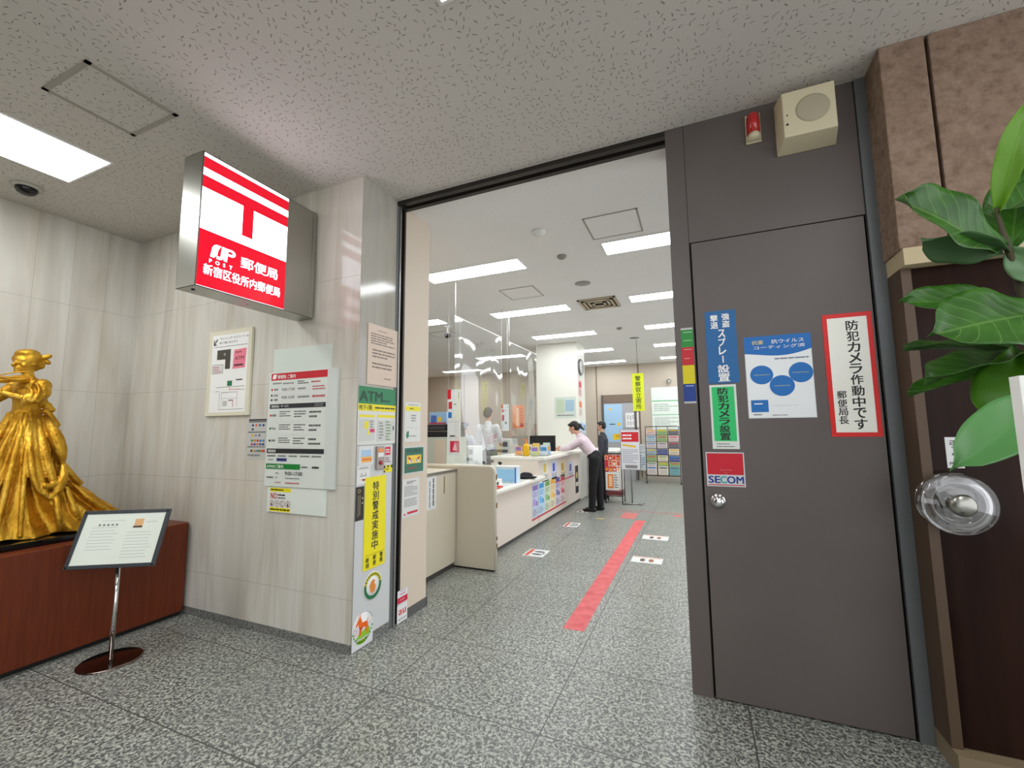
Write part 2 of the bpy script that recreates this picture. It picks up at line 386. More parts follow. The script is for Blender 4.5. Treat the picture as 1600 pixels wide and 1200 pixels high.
# --- sculpting: closed volumes fused by a voxel remesh into one continuous skin
def sculpt(name, prims, voxel, m, parent=None, smooth=4, nz=0.0, nscale=20.0, smat=None):
    mb = MB()
    for p in prims:
        if p[0] == 'c':
            a, b, ra, rb = Vector(p[1]), Vector(p[2]), p[3], p[4]; d = (b - a)
            t = d.normalized() if d.length > 1e-6 else Vector((0, 0, 1)); path = []; rr = []
            for k in range(4): an = math.pi / 2 * k / 4; path.append(a - t * ra * math.cos(an)); rr.append(max(ra * math.sin(an), 0.0008))
            for k in range(5): path.append(a + d * k / 4); rr.append(ra + (rb - ra) * k / 4)
            for k in range(1, 5): an = math.pi / 2 * k / 4; path.append(b + t * rb * math.sin(an)); rr.append(max(rb * math.cos(an), 0.0008))
            mb.tube(path, rr, m, 12)
        elif p[0] == 'e': mb.ellip(p[1], p[2], m, 20, 14, p[3] if len(p) > 3 else None)
        elif p[0] == 'm': mb.add(p[1], p[2], m, True)
        elif p[0] == 'path': mb.tube(p[1], p[2], m, 10)
    o = mb.build(name, parent=parent)
    r = o.modifiers.new('r', 'REMESH'); r.mode = 'VOXEL'; r.voxel_size = voxel; r.use_smooth_shade = True
    if smooth: s_ = o.modifiers.new('s', 'SMOOTH'); s_.iterations = smooth; s_.factor = 0.5
    dg = bpy.context.evaluated_depsgraph_get(); dg.update()
    me = bpy.data.meshes.new_from_object(o.evaluated_get(dg)); old = o.data; o.modifiers.clear(); o.data = me
    bpy.data.meshes.remove(old)
    me.materials.clear(); me.materials.append(m)
    me.polygons.foreach_set('use_smooth', [True] * len(me.polygons)); me.polygons.foreach_set('material_index', [0] * len(me.polygons))
    if nz:
        nr = [v.normal.copy() for v in me.vertices]; out_ = []
        for v, n_ in zip(me.vertices, nr):
            q = v.co * nscale; out_ += (v.co + n_ * (nz * (noise.noise(q) + 0.5 * noise.noise(q * 2.3))))[:]
        me.vertices.foreach_set('co', out_)
    me.update(); me.name = name
    return o

# ================================================================== THE SETTING
CZ = 2.855
struct('floor', MB().box((-7.6, -3.6, -0.1), (3.6, 11.2, 0), M_floor))
struct('ceiling_corridor', MB().box((-4.45, -3.6, CZ), (3.6, 2.335, CZ + 0.1), M_ceil))
struct('ceiling_office', MB().box((-7.6, 2.44, CZ), (1.5, 11.2, CZ + 0.1), M_ceil2))
struct('wall_left', MB().box((-4.45, -3.6, 0), (-4.267, 1.999, CZ), M_marble_y))
struct('wall_marble', MB().box((-4.45, 2.0, 0), (-1.855, 2.335, CZ), M_marble_x))
struct('baseboard_marble', MB().box((-4.26, 1.998, 0), (-1.8532, 2.0, 0.05), M_granite).box((-1.855, 2.0, 0), (-1.8532, 2.335, 0.05), M_granite))
struct('baseboard_left', MB().box((-4.267, -3.5, 0), (-4.257, 2.0, 0.05), M_granite))
struct('wall_cream', MB().box((-7.6, 2.43, 0), (-1.855, 2.735, CZ), M_cream))
struct('baseboard_cream', MB().box((-1.855, 2.44, 0), (-1.848, 2.742, 0.06), mat('dark_baseboard', (88, 88, 86), 0.4)).box((-2.3, 2.735, 0), (-1.848, 2.742, 0.06), MATS['dark_baseboard']))
struct('trim_1', MB().box((-1.90, 2.336, 0), (-1.852, 2.358, CZ), M_greytrim).box((-1.90, 2.358, 0), (-1.842, 2.372, CZ), M_lite)
       .box((-1.95, 2.372, 0), (-1.875, 2.412, CZ), M_dark).box((-1.90, 2.412, 0), (-1.848, 2.429, CZ), M_track))
struct('trim_2', MB().box((-1.855, 2.336, 2.825), (-0.08, 2.372, CZ), M_track).box((-1.855, 2.374, 2.845), (-0.08, 2.402, CZ + 0.02), M_lite)
       .box((-1.855, 2.404, 2.822), (-0.08, 2.438, CZ), M_track))
# grey steel wall with the flush door
w = MB()
w.box((-0.08, 2.335, 0), (0.010, 2.62, CZ), M_grey); w.box((0.013, 2.335, 2.203), (0.748, 2.62, CZ), M_grey)
w.box((0.010, 2.337, 0), (0.013, 2.6, CZ), M_dark); w.box((0.013, 2.37, 0), (0.748, 2.6, 2.203), M_dark)
w.box((0.748, 2.335, 0), (0.752, 2.6, CZ), M_dark)
struct('wall_grey', w)
struct('trim_3', MB().box((0.752, 2.325, 0), (0.80, 2.62, CZ), M_greytrim))
d1 = struct('door_1', MB().box((0.020, 2.330, 0.008), (0.741, 2.368, 2.196), M_grey), 0.0015)
k = MB()
k.lathe([(0.034, -0.004), (0.034, -0.010), (0.028, -0.014), (0.018, -0.015), (0.016, -0.035), (0.024, -0.040), (0.026, -0.048), (0.022, -0.055), (0.012, -0.058), (0.001, -0.058)], M_chrome, 32, axis='y')
k.build('door_handle', parent=d1, loc=(0.077, 2.334, 0.903))
# concrete upper wall, lintel, dark glazed doors
struct('wall_concrete', MB().box((0.792, 2.16, 1.962), (0.943, 2.62, CZ), M_concrete).box((0.955, 2.16, 1.962), (2.3, 2.62, CZ), M_concrete)
       .box((2.312, 2.16, 1.962), (3.6, 2.62, CZ), M_concrete).box((0.80, 2.19, 1.97), (3.55, 2.6, CZ), M_dark), 0.004)
struct('trim_4', MB().box((0.80, 2.155, 1.892), (3.6, 2.6, 1.9615), M_lintel))
struct('trim_5', MB().box((0.801, 2.16, 0), (3.6, 2.5, 0.075), mat('beige_kerb', (140, 124, 98), 0.35)))
struct('trim_6', MB().box((0.801, 2.20, 0.075), (0.834, 2.45, 1.892), M_bronze))
d2 = struct('door_2', MB().box((0.837, 2.215, 0.078), (1.60, 2.255, 1.890), M_darkdoor), 0.002)
struct('door_3', MB().box((1.606, 2.215, 0.078), (2.55, 2.255, 1.890), M_darkdoor), 0.002)
struct('wall_dark', MB().box((0.837, 2.30, 0.075), (3.6, 2.45, 1.892), M_dark))
h = MB()
h.lathe([(0.001, 0), (0.112, 0), (0.121, 0.004), (0.124, 0.012), (0.119, 0.019), (0.106, 0.021), (0.086, 0.012), (0.080, 0.012), (0.070, 0.022), (0.052, 0.026), (0.001, 0.026)], M_disc, 64, (0, -0.075, 0), 'y')
h.lathe([(0.001, 0), (0.110, 0), (0.120, 0.003), (0.122, 0.008), (0.114, 0.012), (0.085, 0.008), (0.001, 0.008)], M_disc, 64, (0, -0.018, 0), 'y')
ho = h.build('door_handle', parent=d2, loc=(0.877, 2.213, 0.960)); ho.scale = (0.91, 1.05, 0.91); ho['label'] = 'clear acrylic disc handle'
hb = MB().lathe([(0.030, -0.003), (0.026, -0.02), (0.022, -0.05), (0.030, -0.078), (0.042, -0.086), (0.044, -0.094), (0.036, -0.101), (0.018, -0.105), (0.001, -0.106)], M_steel, 32, axis='y')
hb.build('handle_boss', parent=ho)
poster('pull_plate', 'small white plate lettered for pulling, above the clear round door handle', 'sign', (0.884, 2.2145, 1.087), FACE_S, 0.050, 0.118, (226, 226, 226),
       [('t', '引', 0.5, 0.22, 0.24, None, BLK, 0.02), ('t', 'く', 0.5, 0.56, 0.24, None, BLK, 0.01), ('t', 'PULL', 0.5, 0.86, 0.11, 0.7, BLK, 0.01)])
# other enclosing walls
struct('wall_back', MB().box((-7.6, 11.0, 0), (1.5, 11.2, CZ), M_cream_far))
struct('wall_office_left', MB().box((-7.75, 2.43, 0), (-7.6, 11.2, CZ), M_peach))
struct('baseboard_back', MB().box((-7.6, 10.985, 0), (1.4, 11.0, 0.07), mat('pale_baseboard', (176, 170, 160), 0.5)))
for i, x in enumerate((-6.2, -4.0, -2.32, -1.27, 0.2)):
    struct('trim_%d' % (7 + i), MB().box((x - 0.012, 10.992, 0.07), (x + 0.012, 11.001, CZ), mat('brown_seam', (120, 100, 84), 0.5)))
struct('wall_light_block', MB().box((-4.45, -3.75, 0), (-0.6, -3.6, CZ), mat('light_block_wall', (120, 112, 100), 0.6)))  # partial wall added out of view to block world light and darken the left
# pillar between the counters
struct('wall_pillar', MB().box((-2.76, 7.66, 0), (-1.955, 8.2, CZ), mat('pillar_white', (232, 232, 222), 0.45)), 0.01)
# far door: dark grey header, glazed leaf
d4 = struct('door_4', MB().box((-2.20, 10.95, 0), (-2.14, 10.999, 2.10), M_grey).box((-1.40, 10.95, 0), (-1.34, 10.999, 2.10), M_grey)
            .box((-2.14, 10.95, 1.90), (-1.40, 10.999, 2.10), mat('brown_grey_transom', (128, 112, 100), 0.35, 0.4)))
MB().box((-2.14, 10.965, 0), (-1.40, 10.99, 1.895), mat('pale_grey_door', (176, 176, 180), 0.3)).build('door_leaf', parent=d4)
# ================================================================== LAMPS
def lamp(x0, y0, x1, y1, label, name='ceiling_lamp', glow=M_lampglow, group='recessed ceiling lamps in the post office'):
    cx, cy = (x0 + x1) / 2, (y0 + y1) / 2; a, b = (x1 - x0) / 2, (y1 - y0) / 2
    t = thing(name, label, 'ceiling lamp', (cx, cy, CZ), group=group)
    f = MB(); e = 0.012
    f.box((-a - e, -b - e, -0.006), (a + e, -b, 0.0), M_white).box((-a - e, b, -0.006), (a + e, b + e, 0.0), M_white)
    f.box((-a - e, -b, -0.006), (-a, b, 0.0), M_white).box((a, -b, -0.006), (a + e, b, 0.0), M_white)
    f.build('frame', t)
    MB().box((-a, -b, -0.004), (a, b, -0.001), glow).build('diffuser', t)
    return t
row_names = ['nearest', 'second nearest', 'middle', 'second farthest', 'farthest']
for i in range(5):
    y = 3.62 + 1.645 * i
    lamp(-2.56, y, -1.48, y + 0.26, 'lit recessed ceiling lamp over the counter edge, %s of that row' % row_names[i])
    lamp(-0.68, y, 0.42, y + 0.26, 'lit ceiling lamp over the customer floor beside the grey wall, %s of that row' % row_names[i])
for i, (x, y) in enumerate([(-4.47, 5.2), (-4.47, 8.45), (-6.35, 10.05), (-4.47, 3.62), (-6.35, 6.8)]):
    lamp(x, y, x + 1.1, y + 0.26, 'lit recessed ceiling lamp over the staff area, ' + ['left behind the first vinyl sheet', 'behind the first vinyl sheet low in view', 'next to the peach wall at far left', 'nearest the entrance wall', 'beside the far left wall'][i])
lamp(-3.61, -1.0, -3.13, 1.285, 'long bright white ceiling lamp over the gold statue', glow=M_hallglow, group='corridor ceiling lamps', name='corridor_lamp')
lamp(-0.80, -0.9, -0.5, 1.243, 'small lit lamp corner at the top edge of the picture', glow=M_hallglow, group='corridor ceiling lamps', name='corridor_lamp')
lamp(-1.2, -2.9, 0.8, -2.4, 'added fill lamp on the corridor ceiling behind the viewpoint', glow=M_hallglow, group='corridor ceiling lamps', name='corridor_lamp')  # unseen lamp added behind the camera to fill the corridor
lamp(0.95, -1.5, 1.25, 0.8, 'added fill lamp above the potted plant side, out of the picture', glow=M_hallglow, group='corridor ceiling lamps', name='corridor_lamp')  # unseen lamp added to brighten the grey door and its notices

# ceiling fittings
def disc_fit(x, y, r, label, name, cat, m=None, drop=0.02, **kw):
    o = MB().lathe([(0.001, 0), (r, 0), (r, -drop * 0.3), (r * 0.85, -drop * 0.6), (r * 0.5, -drop), (0.001, -drop)], m or M_white, 28).build(name, loc=(x, y, CZ))
    return tag(o, label, cat, **kw)
disc_fit(-1.105, 3.18, 0.055, 'white round smoke detector nearest the entrance on the office ceiling', 'smoke_detector', 'smoke detector', drop=0.035)
disc_fit(-1.075, 3.74, 0.045, 'small grey round sensor between smoke detector and speaker grille on ceiling', 'ceiling_sensor', 'sensor', mat('grey_plastic', (150, 148, 142), 0.5), 0.03)
disc_fit(-1.08, 4.57, 0.085, 'round grey ceiling speaker grille nearer than the square air vent', 'ceiling_speaker', 'ceiling speaker', MATS['grey_plastic'], 0.012)
disc_fit(-0.94, 7.8, 0.085, 'round grey ceiling speaker grille farther than the square air vent', 'ceiling_speaker', 'ceiling speaker', MATS['grey_plastic'], 0.012)
disc_fit(-1.06, 6.9, 0.045, 'small grey sensor on the ceiling beyond the air vent', 'ceiling_sensor', 'sensor', MATS['grey_plastic'], 0.03)
def hatch(x0, y0, x1, y1, label, wid=0.012):
    m = MB(); g = mat('hatch_frame', (168, 162, 152), 0.6); z = -0.004
    a, b = (x1 - x0) / 2, (y1 - y0) / 2
    m.box((-a, -b, z), (a, -b + wid, 0), g).box((-a, b - wid, z), (a, b, 0), g).box((-a, -b, z), (-a + wid, b, 0), g).box((a - wid, -b, z), (a, b, 0), g)
    o = m.build('hatch_frame', thing('ceiling_hatch', label, 'ceiling hatch', ((x0 + x1) / 2, (y0 + y1) / 2, CZ)))
    MB().box((-a + wid, -b + wid, -0.002), (a - wid, b - wid, 0), M_ceil2 if y0 > 2.3 else M_ceil).build('hatch_panel', o.parent)
hatch(-0.73, 3.12, -0.32, 3.52, 'square ceiling hatch with thin frame nearest the entrance header')
hatch(-2.03, 4.40, -1.61, 4.80, 'square ceiling hatch left of the speaker grille above the counter')
hatch(-4.05, 5.9, -3.6, 6.3, 'square ceiling hatch seen through the first vinyl sheet')
hatch(-2.729, 0.846, -2.34, 1.21, 'square ceiling hatch beside the white corridor lamp', 0.022)
v = thing('air_vent', 'square beige air conditioning vent with nested louvres on the office ceiling', 'air vent', (-1.07, 5.4, CZ))
b_ = mat('beige_vent', (190, 176, 148), 0.5)
for i in range(4):
    a = 0.235 - 0.05 * i; m = MB(); z0 = -0.004 - 0.006 * (i % 2); wd_ = 0.03
    m.box((-a, -a, z0 - 0.008), (a, -a + wd_, z0), b_).box((-a, a - wd_, z0 - 0.008), (a, a, z0), b_).box((-a, -a, z0 - 0.008), (-a + wd_, a, z0), b_).box((a - wd_, -a, z0 - 0.008), (a, a, z0), b_)
    m.build('louvre_ring', v)
MB().box((-0.235, -0.235, -0.003), (0.235, 0.235, 0), M_dark).build('vent_backing', v)
v = thing('dome_camera', 'black dome camera on the corridor ceiling above the statue', 'security camera', (-3.93, 1.205, CZ))
MB().lathe([(0.001, 0), (0.075, 0), (0.073, -0.012), (0.058, -0.016), (0.001, -0.016)], mat('grey_dome_ring', (186, 182, 172), 0.4), 32).build('mount_ring', v)
MB().lathe([(0.054, -0.014), (0.052, -0.03), (0.042, -0.046), (0.025, -0.056), (0.001, -0.06)], M_blackg, 32).build('dome', v)
v = thing('bracket_camera', 'small black camera on a pale ceiling bracket over the staff area', 'security camera', (-3.45, 5.6, CZ))
MB().lathe([(0.001, 0), (0.06, 0), (0.055, -0.02), (0.012, -0.025), (0.012, -0.13), (0.001, -0.13)], M_white, 20).build('bracket', v)
MB().lathe([(0.001, -0.13), (0.04, -0.13), (0.045, -0.16), (0.035, -0.19), (0.001, -0.2)], M_black, 20).build('camera_head', v)
# ================================================================== LIT POST SIGN
sg = thing('post_office_sign', 'illuminated red and white post office box sign projecting from the marble wall', 'lit sign', (-2.31, 1.99, 1.972))
# local: x across thickness, y along sign (negative towards the viewer), z up
x0, x1, y0, H = -0.076, 0.078, -0.713, 0.706
c = MB()
c.box((x0, y0, 0), (x1, y0 + 0.004, H), M_steel).box((x0, y0, 0), (x1, 0, 0.004), M_steel).box((x0, y0, H - 0.004), (x1, 0, H), M_steel)
c.box((x0, y0, 0), (x0 + 0.004, 0, H), M_steel).box((x0, -0.004, 0), (x1, 0, H), M_steel).box((x1 - 0.004, y0 + 0.50, 0), (x1, 0, H), M_steel)
c.box((x1 - 0.003, y0, 0), (x1, y0 + 0.006, H), M_steel).box((x1 - 0.003, y0, 0), (x1, y0 + 0.5, 0.006), M_steel).box((x1 - 0.003, y0, H - 0.006), (x1, y0 + 0.5, H), M_steel)
c.box((x1, -0.028, 0.0), (x1 + 0.004, -0.003, H), M_steel)
c.build('sign_case', sg, 0.0012)
MB().lathe([(0.001, 0), (0.008, 0), (0.008, -0.004), (0.001, -0.005)], M_black, 14, (0, y0 + 0.04, 0)).lathe([(0.001, 0), (0.006, 0), (0.006, -0.003), (0.001, -0.004)], M_chrome, 14, (0, y0 + 0.33, 0)).build('screw', sg)
fw_, fh = 0.494, 0.692
JP = [('r', 0, 0.025, 1, 0.112, M_signr), ('r', 0, 0.170, 1, 0.262, M_signr), ('r', 0.435, 0.26, 0.56, 0.505, M_signr), ('r', 0, 0.578, 1, 1.0, M_signr)]
o = poster('sign_face', '', '', (x1 - 0.006, y0 + 0.006, 0.007), FACE_E, fw_, fh, M_signw, JP, 0.004, parent=sg)
# the rounded initials mark, then the lettering
lg = MB(); z = 0.0055
def q(u, v): return (u * fw_, fh - v * fh)
def arc(cx, cy, rx, ry, a0, a1, n=10): return [(cx + rx * math.cos(R(a0 + (a1 - a0) * i / n)), cy - ry * math.sin(R(a0 + (a1 - a0) * i / n))) for i in range(n + 1)]
lg.poly([q(*p) for p in [(0.118, 0.765), (0.135, 0.69)] + arc(0.19, 0.69, 0.05, 0.03, 170, 90, 5) + [(0.222, 0.66), (0.196, 0.70), (0.188, 0.735), (0.158, 0.765)]], M_signw, z)
lg.poly([q(*p) for p in [(0.232, 0.66), (0.268, 0.66), (0.255, 0.735)] + arc(0.212, 0.735, 0.043, 0.032, 0, -90, 6) + [(0.182, 0.767), (0.185, 0.742)] + arc(0.205, 0.735, 0.018, 0.01, -90, 0, 3)], M_signw, z)
P_out = [(0.275, 0.66), (0.335, 0.66)] + arc(0.338, 0.687, 0.042, 0.027, 90, -90, 8) + [(0.296, 0.714), (0.290, 0.765), (0.256, 0.765)]
lg.poly([q(*p) for p in P_out], M_signw, z)
lg.poly([q(*p) for p in [(0.302, 0.676), (0.332, 0.676)] + arc(0.334, 0.687, 0.016, 0.010, 90, -90, 5) + [(0.299, 0.697)]], M_signr, z + 0.0004)
lg.build('emblem', parent=o)
tx = MB()
for s_, uu in zip('POST', (0.125, 0.195, 0.265, 0.335)): put_text(tx, s_, *q(uu, 0.797), 0.019, M_signw, z, 0.03)
put_text(tx, '郵便局', *q(0.668, 0.722), 0.062, M_signw, z, 0.022, width=0.222)
put_text(tx, '新宿区役所内郵便局', *q(0.498, 0.868), 0.056, M_signw, z, 0.02, width=0.432)
tx.build('lettering', parent=o)
# ================================================================== MARBLE WALL NOTICES
YW = 1.9985
floorplan = [('r', 0.09, 0.05, 0.93, 0.96, WHT), ('p', [(0.12, 0.10), (0.12, 0.17), (0.19, 0.17), (0.19, 0.155), (0.155, 0.155), (0.215, 0.105), (0.20, 0.09), (0.14, 0.142), (0.14, 0.10)], BLK),
    ('t', 'キャッシュサービスコーナーは', 0.60, 0.095, 0.028, 0.66, BLK, 0.01), ('t', '地下1階にあります', 0.47, 0.145, 0.026, 0.42, BLK, 0.01), ('r', 0.13, 0.19, 0.92, 0.195, BLK),
    ('p', [(0.22, 0.23), (0.54, 0.23), (0.54, 0.46), (0.42, 0.46), (0.42, 0.345), (0.22, 0.345)], (70, 68, 58)), ('e', 0.40, 0.285, 0.025, 0.018, (150, 150, 146)),
    ('r', 0.12, 0.40, 0.38, 0.51, (222, 222, 218)), ('r', 0.12, 0.40, 0.38, 0.405, GRY), ('r', 0.12, 0.505, 0.38, 0.51, GRY), ('r', 0.12, 0.40, 0.13, 0.51, GRY), ('r', 0.37, 0.40, 0.38, 0.51, GRY), ('l', 0.15, 0.42, 0.35, 0.50, 3, (190, 120, 120)),
    ('p', [(0.62, 0.245), (0.90, 0.235), (0.88, 0.46), (0.60, 0.465)], (240, 130, 150)), ('l', 0.65, 0.26, 0.87, 0.29, 1, (140, 50, 60)), ('t', 'ATM', 0.75, 0.345, 0.04, 0.2, (90, 30, 40), 0.02), ('l', 0.64, 0.40, 0.86, 0.45, 1, (60, 30, 40)),
    ('r', 0.50, 0.60, 0.61, 0.66, GRN), ('l', 0.70, 0.58, 0.84, 0.61, 1, BLK), ('r', 0.24, 0.668, 0.90, 0.672, BLK), ('r', 0.55, 0.665, 0.56, 0.70, RED), ('r', 0.55, 0.70, 0.78, 0.705, RED),
    ('r', 0.33, 0.725, 0.335, 0.93, GRY), ('r', 0.33, 0.925, 0.90, 0.93, GRY), ('r', 0.38, 0.73, 0.74, 0.735, GRY), ('r', 0.38, 0.73, 0.385, 0.90, GRY), ('r', 0.74, 0.73, 0.745, 0.90, (190, 100, 100)), ('r', 0.38, 0.80, 0.74, 0.803, GRY),
    ('r', 0.42, 0.83, 0.52, 0.89, (200, 200, 196)), ('r', 0.55, 0.82, 0.66, 0.83, (120, 40, 40)), ('r', 0.65, 0.82, 0.66, 0.90, (190, 100, 100)), ('r', 0.23, 0.715, 0.33, 0.72, GRY), ('r', 0.76, 0.705, 0.90, 0.71, GRY)]
poster('floor_plan_board', 'cream framed floor plan board with a pink note on marble', 'notice board', (-3.24, YW, 1.366), FACE_S, 0.455, 0.61, (226, 220, 196), floorplan, 0.018, bevel=0.002)
stk = [('r', 0.05, 0.02, 0.97, 0.065, (60, 60, 60)), ('r', 0.05, 0.075, 0.97, 0.10, (90, 90, 88))]
cols = [(40, 60, 150), (230, 110, 40), (70, 90, 150), (30, 50, 120), (60, 60, 70), (220, 180, 30), (150, 150, 170), (120, 120, 160), (60, 150, 90), (220, 120, 30), (200, 50, 60), (60, 110, 190), (60, 160, 160), (200, 60, 110)]
kk = 0
for row, (n, vv) in enumerate([(4, 0.15), (1, 0.25), (3, 0.40), (5, 0.53), (5, 0.62), (7, 0.78)]):
    for j in range(n):
        u = 0.22 + j * (0.74 / max(n, 4)); stk.append(('r', u, vv, u + 0.10, vv + 0.05, cols[kk % 14])); kk += 1
stk += [('r', 0.05, 0.335, 0.97, 0.35, (60, 60, 60)), ('r', 0.05, 0.70, 0.97, 0.712, (60, 60, 60)), ('l', 0.08, 0.87, 0.8, 0.95, 1, GRY)]
poster('payment_sticker', 'pale sticker with rows of small coloured payment icons', 'sticker', (-2.80, YW, 1.075), FACE_S, 0.186, 0.268, (196, 198, 192), stk, 0.001)
poster('blank_plate', 'plain pale grey plate directly above the opening hours board', 'plate', (-2.567, YW, 1.637), FACE_S, 0.505, 0.158, (214, 222, 212), [], 0.012)
grid = [('r', 0.0, 0.0, 0.865, 1.0, (220, 226, 217)), ('r', 0.035, 0.01, 0.865, 0.073, (200, 24, 40)),
    ('p', [(0.055, 0.06), (0.065, 0.02), (0.12, 0.02), (0.105, 0.06)], WHT), ('t', '郵便局 ご案内', 0.27, 0.043, 0.034, 0.27, WHT, 0.02),
    ('l', 0.06, 0.085, 0.20, 0.115, 1, GRY), ('l', 0.22, 0.09, 0.40, 0.12, 1, GRY), ('l', 0.44, 0.085, 0.60, 0.12, 2, BLK), ('l', 0.64, 0.09, 0.84, 0.12, 1, (190, 90, 90)),
    ('r', 0.03, 0.125, 0.17, 0.27, (222, 224, 218)), ('r', 0.20, 0.125, 0.86, 0.19, (220, 222, 216)), ('r', 0.20, 0.195, 0.86, 0.27, (220, 222, 216)),
    ('t', '9:00-17:00', 0.305, 0.158, 0.024, 0.19, BLK, 0.01), ('t', '9:00-16:00', 0.305, 0.228, 0.024, 0.19, BLK, 0.01),
    ('e', 0.055, 0.155, 0.014, 0.010, RED), ('t', '郵便', 0.12, 0.155, 0.020, 0.06, BLK, 0.01), ('e', 0.055, 0.207, 0.014, 0.010, (30, 90, 60)), ('t', '貯金', 0.12, 0.207, 0.020, 0.06, BLK, 0.01), ('e', 0.055, 0.247, 0.014, 0.010, BLK), ('t', '保険', 0.12, 0.247, 0.020, 0.06, BLK, 0.01),
    ('l', 0.45, 0.14, 0.62, 0.175, 1, GRY), ('l', 0.66, 0.135, 0.84, 0.18, 2, (190, 90, 90)), ('l', 0.45, 0.21, 0.62, 0.25, 1, GRY), ('l', 0.66, 0.21, 0.84, 0.25, 1, (190, 90, 90)),
    ('r', 0.035, 0.285, 0.855, 0.325, (40, 42, 46)), ('t', '取扱商品・サービス', 0.19, 0.305, 0.022, 0.26, WHT, 0.01), ('l', 0.70, 0.29, 0.84, 0.32, 2, GRY),
    ('r', 0.16, 0.335, 0.85, 0.44, (222, 226, 218)), ('r', 0.16, 0.45, 0.85, 0.555, (222, 226, 218)), ('r', 0.16, 0.565, 0.85, 0.665, (222, 226, 218)),
    ('e', 0.055, 0.385, 0.014, 0.010, RED), ('t', '郵便', 0.11, 0.385, 0.020, 0.06, BLK, 0.01), ('e', 0.055, 0.50, 0.014, 0.010, (30, 120, 70)), ('t', '貯金', 0.11, 0.50, 0.020, 0.06, BLK, 0.01), ('e', 0.055, 0.605, 0.014, 0.010, BLK), ('t', '保険', 0.11, 0.605, 0.020, 0.06, BLK, 0.01)]
for r_ in range(3):
    for c_ in range(3):
        grid.append(('l', 0.19 + 0.22 * c_, 0.345 + 0.115 * r_, 0.36 + 0.22 * c_, 0.40 + 0.115 * r_ + 0.01 * c_, 3 if c_ < 2 else 2, (96, 98, 96)))
grid += [('r', 0.02, 0.675, 0.855, 0.715, (40, 42, 46)), ('t', '関連施設', 0.10, 0.695, 0.024, 0.12, WHT, 0.01)]
for c_ in range(5): grid.append(('l', 0.03 + 0.165 * c_, 0.725, 0.16 + 0.165 * c_, 0.75, 1, (110, 110, 108)))
grid += [('l', 0.05, 0.76, 0.13, 0.78, 1, GRY), ('r', 0.18, 0.757, 0.33, 0.782, (40, 50, 120)), ('r', 0.02, 0.805, 0.53, 0.85, (10, 126, 50)), ('t', 'ATMのご案内', 0.16, 0.828, 0.028, 0.25, WHT, 0.015),
    ('l', 0.55, 0.815, 0.68, 0.84, 1, (90, 90, 90)), ('l', 0.70, 0.81, 0.84, 0.845, 1, BLK), ('t', '9:00-17:00', 0.44, 0.885, 0.032, 0.25, BLK, 0.01), ('l', 0.32, 0.915, 0.54, 0.935, 1, GRY), ('l', 0.32, 0.955, 0.54, 0.975, 1, (190, 90, 90)),
    ('l', 0.04, 0.91, 0.14, 0.935, 1, (90, 90, 90)), ('l', 0.17, 0.915, 0.22, 0.93, 1, GRY), ('l', 0.17, 0.955, 0.26, 0.97, 1, (190, 110, 120)), ('l', 0.17, 0.875, 0.22, 0.895, 1, GRY)]
poster('opening_hours_board', 'large pale opening hours board with red, black and green header bars', 'notice board', (-2.595, YW, 0.905), FACE_S, 0.595, 0.735, (210, 216, 209), grid, 0.016, bevel=0.001)
poster('prohibition_sign', 'white sign with yellow bands and red NO hung under the opening hours board', 'sign', (-2.568, YW, 0.745), FACE_S, 0.50, 0.157, (226, 232, 224),
       [('r', 0.05, 0.04, 0.42, 0.19, YEL), ('r', 0.05, 0.82, 0.42, 0.97, YEL), ('l', 0.06, 0.05, 0.41, 0.18, 1, (70, 66, 20)), ('l', 0.06, 0.83, 0.41, 0.96, 1, (70, 66, 20)),
        ('t', 'NO', 0.12, 0.36, 0.23, 0.105, (200, 30, 40), 0.03), ('l', 0.19, 0.25, 0.41, 0.38, 1, BLK), ('l', 0.19, 0.39, 0.40, 0.47, 1, BLK)] +
       [('e', 0.09 + 0.095 * i, 0.66, 0.040, 0.125, (170, 40, 50), 0.84) for i in range(4)] + [('p', [(0.075 + 0.095 * i, 0.74), (0.09 + 0.095 * i, 0.58), (0.105 + 0.095 * i, 0.74)], BLK) for i in (0, 3)] +
       [('r', 0.175, 0.62, 0.195, 0.70, GRY), ('l', 0.26, 0.58, 0.30, 0.74, 3, GRY)], 0.010)
